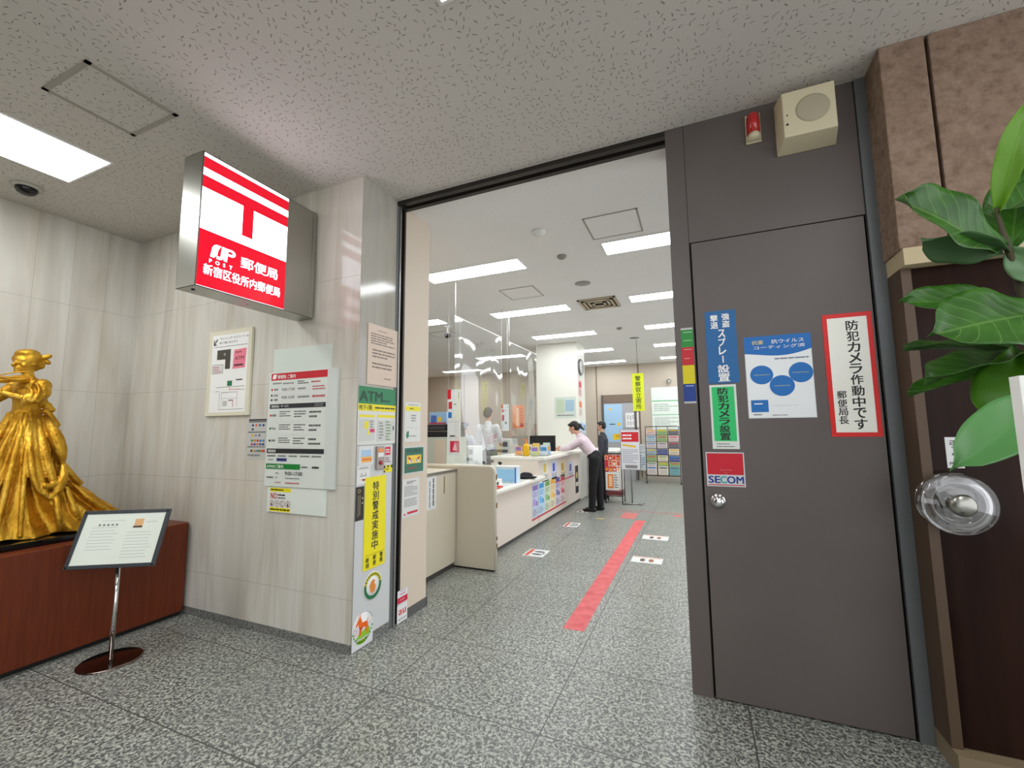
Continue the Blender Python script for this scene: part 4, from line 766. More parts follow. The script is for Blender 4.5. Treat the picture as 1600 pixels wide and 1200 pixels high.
# violin: waisted body, neck, scroll; then the bow
def to_st(o, a, b, roll_=0):
    a, b = Vector(a), Vector(b); x = (b - a).normalized(); z_ = Vector((0, 0, 1)); y = z_.cross(x).normalized(); z_ = x.cross(y)
    Mx = Matrix((x, y, z_)).transposed() @ Matrix.Rotation(roll_, 3, 'X'); o.matrix_local = Matrix.Translation(a) @ Mx.to_4x4()
half = [(0.0, .0), (.006, .022), (.03, .036), (.055, .034), (.072, .024), (.09, .022), (.106, .030), (.125, .031), (.142, .020), (.148, .005)]
out = half + [(x, -y) for x, y in half[::-1]]
vm = MB().prism(out, -0.011, 0.011, M_gold); vm.box((.145, -.006, 0.0), (.235, .006, .012), M_gold).box((.05, -.010, .011), (.16, .010, .016), M_gold)
vm.lathe([(.001, -.008), (.009, -.008), (.009, .008), (.001, .008)], M_gold, 14, (.242, 0, .004), 'y')
vo = vm.build('violin', st, 0.003); to_st(vo, L(.066, -.056, 1.590), L(-.12, -.128, 1.556), R(-25))
bo = MB().tube([(0, 0, 0), (.08, 0, .010), (.18, 0, .012), (.26, 0, 0)], .0035, M_gold, 8).box((0, -.002, -.014), (.26, .002, -.0125), M_gold).box((0.0, -.003, -.014), (.02, .003, .0), M_gold).build('violin_bow', st)
to_st(bo, L(-.16, -.085, 1.545), L(.0, -.135, 1.60), 0)
# ================================================================== CAPTION STAND
cs = thing('caption_stand', 'floor standing caption stand with dark framed panel in front of plinth', 'sign stand', (-3.047, 1.451, 0))
MB().lathe([(0.001, 0), (0.142, 0), (0.143, 0.004), (0.135, 0.009), (0.03, 0.012), (0.001, 0.012)], mat('polished_base_steel', (130, 118, 112), 0.12, 1.0), 48).build('base_disc', cs)
MB().tube([(0, 0, 0.01), (0, 0, 0.545)], 0.011, M_chrome, 20).build('pole', cs)
pn = bpy.data.objects.new('panel', None); 
phi, tau = 0.5419, 1.195
fr = MB().box((-0.226, -0.158, -0.008), (0.226, 0.158, 0), mat('dark_grey_frame', (72, 76, 80), 0.35, 0.4)).box((-0.226, -0.158, 0), (0.226, -0.138, 0.006), MATS['dark_grey_frame']).box((-0.226, 0.138, 0), (0.226, 0.158, 0.006), MATS['dark_grey_frame']).box((-0.226, -0.138, 0), (-0.206, 0.138, 0.006), MATS['dark_grey_frame']).box((0.206, -0.138, 0), (0.226, 0.138, 0.006), MATS['dark_grey_frame'])
fro = fr.build('panel_frame', cs, 0.0015); fro.location = (-0.016, 0.002, 0.6557); fro.rotation_euler = Euler((tau, 0, phi)) 
pr = MB().box((-0.206, -0.138, 0), (0.206, 0.138, 0.002), ink((226, 232, 220)))
for (a, b, wd2, n) in ((-0.16, 0.06, 0.15, 8), (0.03, 0.03, 0.15, 9)):
    for j in range(n): pr.box((a, b - 0.017 * j, 0.002), (a + wd2 * random.uniform(.8, 1), b - 0.017 * j + 0.002, 0.0024), ink((176, 182, 176)))
pr.box((0.055, 0.055, 0.002), (0.10, 0.105, 0.0024), ink((222, 176, 120))); pr.box((0.052, 0.055, 0.0024), (0.10, 0.066, 0.0026), ink((80, 70, 64)))
for j in range(5): pr.box((-0.13 + 0.022 * j, 0.07, 0.002), (-0.118 + 0.022 * j, 0.081, 0.0024), ink((130, 134, 132)))
pr.box((0.115, 0.085, 0.002), (0.17, 0.088, 0.0024), ink((176, 182, 176))); pr.box((-0.12, 0.098, 0.002), (0.0, 0.100, 0.0024), ink((176, 182, 176)))
pr.build('caption_sheet', fro)
for sx in (-1, 1):
    for sy in (-1, 1): MB().lathe([(.001, .006), (.006, .006), (.006, .009), (.001, .010)], M_blackg, 14, (sx * .214, sy * .147, 0)).build('corner_screw', fro)
# ================================================================== POTTED PLANT AND WHITE PANEL STAND (right edge)
pp = thing('fiddle_leaf_plant', 'tall potted plant with broad glossy green leaves at right edge', 'potted plant', (1.0, 1.45, 0))
def pl_(p): return (p[0] - 1.0, p[1] - 1.45, p[2])
MB().lathe([(.001, 0), (.11, 0), (.12, .01), (.15, .26), (.158, .27), (.158, .29), (.145, .29), (.14, .25), (.001, .25)], mat('charcoal_pot', (60, 60, 62), 0.5), 36).build('plant_pot', pp)
MB().lathe([(.001, .25), (.138, .25), (.136, .262), (.08, .268), (.001, .27)], mat('soil', (52, 40, 30), 0.95), 24).build('soil', pp)
MB().tube([pl_(p) for p in [(1.0, 1.45, .25), (.96, 1.45, .6), (.86, 1.43, .95), (.78, 1.41, 1.2), (.742, 1.40, 1.42), (.735, 1.40, 1.53), (.717, 1.40, 1.68), (.70, 1.39, 1.78)]], [.014, .013, .012, .011, .010, .009, .007, .004], M_stem, 10).build('trunk', pp)
def leaf(base, tip, width, face, m=M_leaf, curl=0.15, fold_=0.12, shape='o', wav=1.0):
    b, t = Vector(pl_(base)), Vector(pl_(tip)); ax = (t - b); Ln = ax.length; ax.normalize()
    fn = Vector(face).normalized(); nrm = (fn - ax * fn.dot(ax)).normalized(); sd = ax.cross(nrm)
    nu, nv = 12, 20; vs = []; uv = []
    for j in range(nv + 1):
        s_ = j / nv
        wprof = (math.sin(math.pi * min(1, s_ * 0.97 + 0.03)) ** 0.75) * (0.62 + 0.38 * s_) * 1.12 if shape == 'o' else math.sin(math.pi * min(1, s_ * .98 + .02)) ** 0.9
        if s_ > 0.93: wprof *= max(0.05, (1 - s_) / 0.07)
        for i in range(nu + 1):
            u = i / nu * 2 - 1
            h_ = -fold_ * width * (1 - abs(u)) + curl * Ln * (s_ - s_ * s_) * 0.8 + wav * 0.04 * width * math.sin(s_ * 14 + u * 2) * abs(u) - curl * Ln * 0.5 * s_ * s_
            vs.append(b + ax * (Ln * s_) + sd * (u * width / 2 * wprof) + nrm * h_); uv.append((i / nu, s_))
    mb = MB(); mb.add(vs, [(j * (nu + 1) + i, j * (nu + 1) + i + 1, (j + 1) * (nu + 1) + i + 1, (j + 1) * (nu + 1) + i) for j in range(nv) for i in range(nu)], m, True)
    o = mb.build('leaf', pp); ul = o.data.uv_layers.new(name='UVMap')
    for lp in o.data.loops: ul.data[lp.index].uv = uv[lp.vertex_index]
    s2 = o.modifiers.new('sol', 'SOLIDIFY'); s2.thickness = 0.0012
    return o
CAMV = Vector((-0.45, -1.3, 0))
leaf((.70, 1.39, 1.76), (.735, 1.30, 2.005), .062, (-.6, -1, .2), M_leafy, .25, .2)
leaf((.704, 1.38, 1.671), (.487, 1.22, 1.790), .165, (-.3, -1, .45), M_leaf, .12, .15)
leaf((.714, 1.40, 1.665), (.535, 1.33, 1.690), .11, (-.3, -.6, -1), mat('leaf_underside', (84, 120, 76), 0.45), .1, .15)
leaf((.733, 1.40, 1.535), (.481, 1.30, 1.565), .105, (-.2, -1, .5), M_leaf, .12, .12)
leaf((.760, 1.36, 1.515), (.487, 1.18, 1.462), .185, (-.2, -1, .35), M_leaf, .1, .1)
leaf((.721, 1.42, 1.44), (.523, 1.45, 1.478), .09, (0, -.35, 1), M_leaf, .12, .2)
leaf((.719, 1.40, 1.425), (.485, 1.25, 1.385), .11, (0, -.45, 1), M_leaf, .16, .25)
leaf((.727, 1.42, 1.40), (.492, 1.38, 1.350), .09, (0, -.4, 1), M_leaf, .1, .2)
leaf((.700, 1.38, 1.430), (.590, 1.20, 1.235), .15, (-.4, -1, .0), mat('mid_leaf_green', (58, 104, 12), 0.4), .1, .1)
leaf((.740, 1.33, 1.330), (.462, 1.11, 1.185), .115, (-.2, -1, .5), mat('pale_leaf_green', (86, 140, 78), 0.35), .1, .15)
leaf((.733, 1.42, 1.679), (.815, 1.50, 1.930), .13, (-.5, -1, 0), M_leaf, .1, .1)
leaf((.718, 1.40, 1.682), (.745, 1.36, 1.575), .07, (-.5, -1, .2), MATS['leaf_underside'], .1, .1)
leaf((.735, 1.40, 1.56), (.93, 1.35, 1.62), .16, (.2, -1, .5)); leaf((.74, 1.40, 1.44), (.96, 1.45, 1.42), .16, (.2, -.6, .8)); leaf((.70, 1.39, 1.77), (.86, 1.43, 1.86), .12, (0, -.6, .8)); leaf((.76, 1.4, 1.3), (.95, 1.30, 1.24), .14, (.2, -.8, .6))
ws = thing('white_panel_stand', 'white edged panel stand cut off by the right picture edge', 'stand', (0.66, 0.92, 0))
o = MB().box((-0.205, -0.012, 0), (0.205, 0.012, 0.40), M_white).box((-0.185, -0.0135, 0.02), (0.185, -0.012, 0.38), mat('grey_screen', (40, 44, 48), 0.2)).build('panel_head', ws, 0.010); o.location = (0.003, 0, 0.925)
MB().tube([(0.06, 0.02, 0.02), (0.06, 0.02, 0.98)], 0.02, M_white, 20).build('pole', ws)
MB().box((-0.1, -0.15, 0), (0.22, 0.19, 0.025), M_white).build('base_plate', ws, 0.008)
MB().box((-0.200, -0.06, 0.45), (0.20, 0.06, 0.80), M_white).build('dispenser_box', ws, 0.012)
# ================================================================== COUNTERS
cb = thing('side_cabinet', 'low beige cabinet with steel trimmed top beside the cream wall', 'cabinet', (-2.4, 3.17, 0))
MB().box((-0.30, -0.425, 0.05), (0.30, 0.40, 0.868), M_beige).build('cabinet_body', cb, 0.003)
MB().box((-0.28, -0.42, 0), (0.28, 0.40, 0.05), mat('kick_dark', (70, 68, 64), 0.5)).build('kick_board', cb)
MB().box((-0.31, -0.428, 0.868), (0.306, 0.41, 0.888), M_beige).box((0.300, -0.428, 0.866), (0.309, 0.41, 0.890), M_lite).build('cabinet_top', cb, 0.001)
poster('cabinet_notice', 'white vertical notice on the front of the beige cabinet', 'notice', (-2.099, 3.06, 0.585), FACE_E, 0.175, 0.272, (224, 226, 226), [('v', '専用窓口', 0.72, 0.06, 0.2, BLK, 0.02)] if False else [('r', 0.70, 0.05, 0.80, 0.9, (60, 60, 60)), ('r', 0.40, 0.12, 0.47, 0.93, (110, 110, 110)), ('r', 0.70, 0.2, 0.80, 0.215, WHT), ('r', 0.70, 0.36, 0.80, 0.375, WHT), ('r', 0.70, 0.53, 0.80, 0.545, WHT), ('r', 0.70, 0.7, 0.80, 0.715, WHT), ('r', 0.4, 0.3, 0.47, 0.32, WHT), ('r', 0.4, 0.5, 0.47, 0.52, WHT), ('r', 0.4, 0.72, 0.47, 0.74, WHT)], 0.001)
MB_ = MB().box((0, 0, 0), (0.004, 0.012, 0.15), mat('brass_slot', (150, 130, 96), 0.5)).build('pull_slot', cb); MB_.location = (0.300, 0.19, 0.69)
pt = thing('partition_panel', 'beige partition panel with rounded top corner at end of counter', 'partition', (-2.2, 3.6, 0))
pts = [(-0.62, 0.012), (0.49, 0.012), (0.49, 0.86)] + [(0.44 + 0.05 * math.cos(R(a)), 0.862 + 0.05 * math.sin(R(a))) for a in range(0, 91, 15)] + [(-0.62, 0.912)]
MB().prism(pts[::-1], -0.017, 0.017, M_beige, 'y').build('panel_board', pt, 0.002)
ed = [(0.49, 0.012), (0.49, 0.86)] + [(0.44 + 0.05 * math.cos(R(a)), 0.862 + 0.05 * math.sin(R(a))) for a in range(0, 91, 15)] + [(-0.62, 0.912)]
MB().tube([(x, 0, z_) for x, z_ in ed], 0.0185, mat('cream_edging', (226, 220, 204), 0.4), 10).build('edge_trim', pt)
MB().box((-0.62, -0.02, 0), (0.48, 0.02, 0.012), M_dark).build('foot_strip', pt)
for z_, hh in ((0.80, 0.05), (0.55, 0.045), (0.27, 0.03), (0.20, 0.04)): MB().box((0.506, -0.010, z_), (0.510, 0.010, z_ + hh), mat('worn_brown', (130, 100, 70), 0.6)).build('hinge_plate', pt)
lc = thing('low_counter', 'long low service counter with white rounded worktop', 'counter', (-2.3, 4.5, 0))
MB().box((-0.30, -0.86, 0.04), (0.35, 0.92, 0.60), M_beigefront).build('counter_body', lc)
MB().box((-0.30, -0.86, 0), (0.34, 0.92, 0.04), mat('kick_dark', (70, 68, 64))).build('kick_board', lc)
MB().box((-0.35, -0.875, 0.60), (0.452, 0.93, 0.652), M_topw).build('worktop', lc, 0.02, segs=4)
hc_ = thing('high_counter', 'taller cream service counter beyond the low one, in front of the pillar', 'counter', (-2.3, 6.5, 0))
MB().box((-0.30, -1.06, 0.04), (0.35, 1.15, 0.84), M_beigefront).build('counter_body', hc_)
MB().box((-0.30, -1.06, 0), (0.34, 1.15, 0.04), MATS['kick_dark']).build('kick_board', hc_)
MB().box((-0.35, -1.07, 0.84), (0.452, 1.155, 0.89), M_topw).build('worktop', hc_, 0.015, segs=4)
fc = thing('far_counter', 'short counter with white top beyond the pillar', 'counter', (-1.75, 8.7, 0))
MB().box((-0.25, -0.48, 0), (0.28, 0.9, 0.80), mat('far_counter_laminate', (200, 196, 190), 0.5)).build('counter_body', fc)  # far counter body in one even, greyer laminate
MB().box((-0.30, -0.495, 0.80), (0.35, 0.92, 0.84), M_topw).build('worktop', fc, 0.01)
# posters along the counter fronts
pc = [((196, 206, 226), (150, 120, 190)), ((190, 220, 240), (70, 150, 210)), ((216, 226, 200), (110, 160, 90)), ((236, 226, 190), (230, 170, 60)), ((214, 206, 226), (90, 90, 150)), ((240, 214, 210), (210, 80, 90))]
for i in range(6):
    a, b = pc[i]; r0 = random.Random(i)
    poster('counter_poster', 'leaflet poster taped to the counter front, ' + ['nearest of the row', 'second from the near end of the row', 'third from the near end of the row', 'third from the far end of the row', 'second from the far end of the row', 'farthest of the row'][i],
           'poster', (-1.949, 5.19 + 0.245 * i, 0.135), FACE_E, 0.235, 0.42, a, [('r', 0.1, 0.05, 0.9, 0.2, b), ('l', 0.1, 0.24, 0.9, 0.4, 3, b), ('r', 0.15, 0.45, 0.5, 0.65, tuple(min(255, x + 30) for x in b)), ('e', 0.7, 0.6, 0.15, 0.08, b), ('l', 0.1, 0.75, 0.9, 0.95, 4, GRY)], 0.001, 'posters along the low part of the counter front')
tag(MB().box((0, 0, 0), (0.004, 1.5, 0.018), ink((206, 40, 50))).build('red_edge_strip', loc=(-1.949, 5.18, 0.112)), 'thin red strip along the counter front under the leaflet posters', 'strip')
tag(MB().box((0, 0, 0), (0.004, 1.1, 0.015), ink((206, 60, 66))).build('red_edge_strip', loc=(-1.949, 6.15, 0.465)), 'upper short red strip on the front of the high counter', 'strip')
for i, (y, z_, a, b) in enumerate([(5.6, 0.60, (226, 226, 214), (214, 190, 80)), (6.0, 0.58, (206, 214, 232), (60, 90, 190)), (6.45, 0.55, (234, 224, 190), (200, 160, 60)), (6.9, 0.50, (204, 208, 228), (90, 100, 170))]):
    poster('upper_counter_poster', 'sheet hung high on the counter front, ' + ['nearest of four', 'with a dark blue square', 'yellow toned', 'farthest of four near the leaning clerk'][i], 'poster', (-1.949, y, z_ - 0.06), FACE_E, 0.26, 0.28, a, [('r', 0.2, 0.15, 0.6, 0.55, b), ('l', 0.1, 0.65, 0.9, 0.9, 3, GRY)], 0.001, 'sheets on the high counter front')
poster('dark_poster', 'narrow dark poster at the far end of the counter front', 'poster', (-1.949, 7.30, 0.16), FACE_E, 0.20, 0.46, (44, 44, 50), [('e', 0.5, 0.35, 0.3, 0.12, (200, 190, 120)), ('r', 0.1, 0.6, 0.9, 0.75, (216, 216, 200))], 0.001)
# ================================================================== VINYL SCREENS
def screen(y0, y1, ztop, zbot, label):
    t = thing('vinyl_screen', label, 'vinyl screen', (-2.33, (y0 + y1) / 2, zbot)); hy = (y1 - y0) / 2; hz = ztop - zbot
    MB().tube([(0, -hy, hz), (0, hy, hz)], 0.007, M_white, 10).build('rail', t)
    for s_ in (-1, 1): MB().tube([(0, s_ * (hy - 0.01), hz), (0, s_ * (hy - 0.01) + 0.0, CZ - zbot)], 0.004, M_white, 8).build('hanging_cord', t)
    nu, nv = 60, 24; vs = []
    for j in range(nv + 1):
        for i in range(nu + 1):
            y = -hy + 2 * hy * i / nu; z_ = hz * (1 - j / nv); q_ = Vector((y * 3.1 + y0, z_ * 1.3, 2.0)); 
            dx = 0.003 * math.sin(y * 9 + 0.8 * math.sin(z_ * 2)) + 0.030 * noise.noise(q_ * 0.8) + 0.010 * max(0, z_ / hz - 0.6) * noise.noise(q_ * 3.3)
            vs.append((dx * (0.25 + 0.75 * min(1, j / 4)), y, z_ - 0.005))
    MB().add(vs, [(j * (nu + 1) + i, j * (nu + 1) + i + 1, (j + 1) * (nu + 1) + i + 1, (j + 1) * (nu + 1) + i) for j in range(nv) for i in range(nu)], M_vinyl, True).build('vinyl_sheet', t)
screen(3.93, 5.14, 2.472, 0.70, 'clear vinyl sheet hung over the low counter, nearer of the two')
screen(5.38, 6.52, 2.458, 0.93, 'clear vinyl sheet hung over the high counter, farther of the two')
# ================================================================== THINGS AT THE COUNTER
def window_sign(x, y, z0, w_, h_, label, full):
    pr_ = [('r', 0, 0, 0.28, 0.15, RED), ('r', 0.08, 0.19, 0.36, 0.30, (206, 50, 60)), ('l', 0.5, 0.2, 0.7, 0.26, 1, GRY), ('r', 0.85, 0.05, 0.9, 0.14, GRY)]
    if full: pr_ += [('r', 0.06, 0.35, 0.34, 0.44, (40, 120, 200)), ('r', 0, 0.495, 1, 0.5, (190, 190, 190)), ('l', 0.2, 0.69, 0.6, 0.74, 1, (70, 70, 70)), ('r', 0.22, 0.79, 0.94, 0.96, (206, 44, 74)), ('p', [(0.42, 0.93), (0.6, 0.81), (0.78, 0.93)], (240, 190, 200))]
    else: pr_ += [('r', 0.1, 0.4, 0.4, 0.62, (190, 40, 80)), ('l', 0.5, 0.6, 0.8, 0.8, 1, GRY)]
    t = poster('window_sign', label, 'hanging sign', (x, y, z0), FACE_S, w_, h_, (226, 232, 234), pr_, 0.01)
    MB().tube([(0.01, h_, 0.005), (0.01, CZ - z0, 0.005)], 0.0015, M_white, 6).tube([(w_ - 0.01, h_, 0.005), (w_ - 0.01, CZ - z0, 0.005)], 0.0015, M_white, 6).build('hanging_cord', t)
window_sign(-2.70, 4.40, 0.965, 0.172, 0.765, 'tall white hanging sign with red and blue squares over the low counter', True)
window_sign(-2.56, 5.62, 1.235, 0.115, 0.375, 'smaller white hanging sign with red squares behind the vinyl screens', False)
poster('orange_hanging_poster', 'orange printed poster hung beside the smaller hanging sign', 'poster', (-2.515, 5.92, 1.27), FACE_S, 0.19, 0.34, (232, 130, 70), [('r', 0.3, 0.1, 0.55, 0.9, (240, 190, 150)), ('l', 0.6, 0.1, 0.9, 0.9, 8, (200, 60, 30)), ('r', 0.6, 0.75, 0.9, 0.95, (190, 50, 30))], 0.003)
# shelf with devices at left, on a cabinet in the staff area
sc = thing('staff_cabinet', 'pale staff cabinet behind the partition under the black printer', 'cabinet', (-3.0, 4.65, 0))
MB().box((-0.4, -0.24, 0), (0.28, 0.24, 1.17), mat('pale_green_grey', (196, 200, 188), 0.5)).build('cabinet_body', sc, 0.004)
MB().box((0.12, -0.245, 0.1), (0.27, -0.24, 1.14), M_cream).build('cabinet_door', sc)
pr2 = thing('black_printer', 'black printer on the staff cabinet left of the tall hanging sign', 'printer', (-2.90, 4.62, 1.17))
MB().box((-0.20, -0.2, 0), (0.20, 0.2, 0.07), M_black).box((-0.19, -0.19, 0.075), (0.19, 0.2, 0.155), M_black).build('printer_body', pr2, 0.012)
MB().box((-0.15, -0.206, 0.09), (0.15, -0.19, 0.13), mat('dark_tray', (60, 60, 64), 0.3)).build('paper_tray', pr2)
bx = thing('illustrated_box', 'pale blue illustrated box on top of the black printer', 'box', (-2.93, 4.62, 1.325))
MB().box((-0.12, -0.08, 0), (0.12, 0.08, 0.15), ink((150, 186, 220))).build('carton', bx, 0.002)
MB().box((-0.1, -0.082, 0.02), (-0.02, -0.08, 0.11), ink((80, 110, 180))).box((0.0, -0.082, 0.03), (0.05, -0.08, 0.09), ink((236, 200, 70))).box((-0.12, -0.083, 0), (0.12, -0.08, 0.02), ink((200, 60, 80))).build('printed_area', bx)
tag(MB().box((-0.03, -0.03, 0), (0.03, 0.03, 0.03), ink((200, 30, 44))).build('red_box', bevel=0.004, loc=(-2.745, 4.55, 1.326)), 'small red box at the right end of the black printer', 'box')
tb = thing('tissue_tablet_box', 'white and blue display box standing on the low counter', 'display box', (-2.03, 4.62, 0.652))
MB().box((-0.15, -0.06, 0.0), (0.13, 0.06, 0.17), ink((206, 226, 240))).box((-0.155, -0.065, 0.17), (0.135, 0.065, 0.185), M_white).build('box_body', tb, 0.004)
MB().box((-0.13, -0.063, 0.015), (0.10, -0.06, 0.15), ink((150, 200, 236))).box((-0.15, -0.0635, 0.0), (-0.132, -0.06, 0.17), ink((40, 120, 210))).box((0.11, -0.0635, 0), (0.13, -0.06, 0.17), ink((40, 130, 210))).build('printed_area', tb)
wb = thing('white_card_box', 'small white box with black side window beside the red tray', 'box', (-2.02, 4.22, 0.652))
MB().box((-0.06, -0.09, 0), (0.06, 0.09, 0.075), M_white).build('box_body', wb, 0.004); MB().box((0.06, -0.06, 0.02), (0.0615, 0.0, 0.05), M_black).build('label_panel', wb)
rt_ = thing('red_edged_tray', 'white money tray with a red rim on the low counter', 'tray', (-2.0, 4.05, 0.652))
MB().box((-0.12, -0.09, 0), (0.12, 0.09, 0.008), M_white).build('tray_bottom', rt_, 0.002)
MB().tube([(-0.12, -0.09, 0.014), (0.12, -0.09, 0.014), (0.12, 0.09, 0.014), (-0.12, 0.09, 0.014)], 0.009, ink((222, 60, 50)), 8, closed=True).build('red_rim', rt_)
tag(sculpt('black_cloth', [('e', (0, 0, .02), (.13, .10, .022)), ('e', (.03, .03, .04), (.08, .07, .03)), ('e', (.12, .0, .015), (.06, .07, .012)), ('e', (-.10, -.04, .012), (.06, .05, .012))], 0.006, mat('black_fabric', (24, 24, 28), 0.9), None, 3, 0.004, 30), 'crumpled black cloth lying on the low counter', 'cloth').location = (-2.0, 5.02, 0.655)
mn = thing('dark_monitor', 'wide dark monitor on the high counter near the leaning clerk', 'monitor', (-2.12, 6.12, 0.89))
MB().box((-0.20, -0.015, 0.04), (0.20, 0.015, 0.27), M_black).build('monitor_screen', mn, 0.006); MB().box((-0.03, -0.01, 0.0), (0.03, 0.02, 0.05), M_black).box((-0.1, -0.06, 0), (0.1, 0.08, 0.008), M_black).build('monitor_stand', mn)
yb_ = thing('yellow_bottle', 'yellow pump bottle on the counter end beside the leaflet holders', 'bottle', (-2.16, 5.55, 0.89))
MB().lathe([(.001, 0), (.042, 0), (.045, .01), (.045, .13), (.03, .16), (.014, .17), (.014, .19), (.001, .19)], ink((226, 176, 20)), 24).build('bottle_body', yb_)
MB().lathe([(.016, .17), (.016, .19), (.005, .195), (.005, .22), (.001, .22)], ink((240, 130, 30)), 14).box((-0.045, -0.008, 0.215), (0.012, 0.008, 0.228), ink((240, 130, 30))).build('pump_head', yb_)
hold_cols = [(200, 214, 160), (214, 226, 236), (236, 206, 120), (180, 200, 230), (232, 220, 214), (206, 226, 206), (240, 180, 120)]
for i, (x, y) in enumerate([(-2.02, 5.50), (-1.93, 5.62), (-2.08, 5.72), (-1.95, 5.82), (-2.22, 5.80), (-2.0, 5.95), (-2.3, 5.62)]):
    t = thing('leaflet_holder', 'leaflet holder on the high counter with %s front sheet, %s' % (['pale green', 'pale blue', 'yellow', 'blue grey', 'cream', 'mint', 'orange'][i], 'behind the yellow bottle' if i < 3 else 'near the dark monitor'), 'leaflet holder', (x, y, 0.89), (0, 0, R(random.uniform(-20, 20))), 'leaflet holders on the high counter')
    MB().box((-0.055, -0.03, 0), (0.055, 0.03, 0.006), M_clear).box((-0.055, 0.02, 0), (0.055, 0.024, 0.10), M_clear).build('holder', t)
    MB().box((-0.05, -0.005, 0.008), (0.05, 0.012, 0.13 + 0.02 * (i % 3)), ink(hold_cols[i])).box((-0.04, -0.0062, 0.07), (0.04, -0.005, 0.12), ink(pc[i % 6][1])).build('leaflets', t)
sb = thing('document_stand', 'small card stand with dark clip behind the blue display box', 'card stand', (-2.22, 4.75, 0.652))
MB().prism([(-0.05, 0), (0.05, 0), (0.02, 0.2), (-0.08, 0.2)], -0.01, 0.01, ink((222, 220, 206)), 'y').build('card', sb); MB().box((-0.05, -0.012, 0.06), (0.0, -0.01, 0.14), ink((200, 170, 80))).build('printed_area', sb)
MB().ellip((0.03, 0, 0.20), (0.03, 0.012, 0.02), M_black, 12, 8).build('clip', sb)
# staff side desks and machines seen through the vinyl
for i, (x, y, z_, a, b, c_) in enumerate([(-3.55, 5.6, 0.72, 1.2, 0.7, 0.0), (-3.7, 7.55, 0.72, 1.5, 0.7, 0.0), (-5.3, 8.6, 0.72, 1.6, 0.7, 0)]):
    t = thing('staff_desk', ['grey office desk right behind the first vinyl screen', 'grey office desk where the white shirted clerk works', 'grey office desk at the far left of the staff area'][i], 'desk', (x, y, 0))
    MB().box((-a / 2, -b / 2, z_ - 0.03), (a / 2, b / 2, z_), mat('desk_grey', (206, 208, 204), 0.4)).build('desk_top', t, 0.004)
    MB().box((-a / 2 + .02, -b / 2 + .03, 0), (-a / 2 + 0.4, b / 2 - .02, z_ - 0.03), mat('desk_steel', (186, 188, 186), 0.45)).build('drawer_pedestal', t, 0.003)
    for sy in (-1, 1): MB().box((a / 2 - 0.06, sy * (b / 2 - 0.05) - 0.02, 0), (a / 2 - 0.02, sy * (b / 2 - 0.05) + 0.02, z_ - 0.03), MATS['desk_steel']).build('leg', t)
mach = [(-3.35, 5.5, 0.72, .34, .30, .22, 'pale counting machine on the desk behind the first vinyl screen'), (-3.05, 5.65, 0.72, .22, .26, .30, 'pale upright ticket printer on the desk behind the first vinyl screen'), (-3.85, 5.6, .72, .36, .3, .16, 'flat pale scanner on the left of the near staff desk'),
        (-3.4, 7.6, .72, .4, .35, .36, 'pale monitor shaped machine on the clerk desk'), (-5.0, 8.5, .72, .5, .4, .35, 'pale copier unit on the far left desk')]
for x, y, z_, a, b, c_, lb in mach:
    t = thing('office_machine', lb, 'office machine', (x, y, z_)); MB().box((-a / 2, -b / 2, 0), (a / 2, b / 2, c_), mat('machine_white', (214, 218, 212), 0.4)).build('machine_body', t, 0.012)
    MB().box((-a * .35, -b / 2 - .004, c_ * .3), (a * .35, -b / 2 + .001, c_ * .45), mat('dark_slot', (90, 92, 96), 0.4)).box((a * .1, -b / 2 - .004, c_ * .6), (a * .35, -b / 2 + .001, c_ * .85), MATS['dark_slot']).build('slot_panel', t)
# ================================================================== PEOPLE
def hand(P, w_, d, side, k=1.0, curl=0.35):
    """palm and five fingers added to the body volumes; w_ wrist, d pointing direction, side = thumb side"""
    w_, d, side = Vector(w_), Vector(d).normalized(), Vector(side).normalized(); side = (side - d * side.dot(d)).normalized(); n = d.cross(side)
    c = w_ + d * .045 * k; P.append(('c', w_, w_ + d * .055 * k + side * .008 * k, .019 * k, .022 * k)); P.append(('c', w_, w_ + d * .055 * k - side * .014 * k, .019 * k, .019 * k))
    for off, ln, r in ((.024, .050, .0085), (.009, .056, .009), (-.007, .052, .0085), (-.022, .040, .0078)):
        a = w_ + d * .062 * k + side * off * k; m_ = a + d * ln * .55 * k - n * curl * .012 * k; e = m_ + (d * (1 - curl) - n * curl).normalized() * ln * .5 * k
        P.append(('c', a, m_, r * k, r * k)); P.append(('c', m_, e, r * k, r * .85 * k))
    a = w_ + d * .02 * k + side * .02 * k; m_ = a + (d * .6 + side * .8).normalized() * .03 * k; P.append(('c', a, m_, .011 * k, .010 * k)); P.append(('c', m_, m_ + (d * .9 + side * .3).normalized() * .026 * k, .0095 * k, .008 * k))
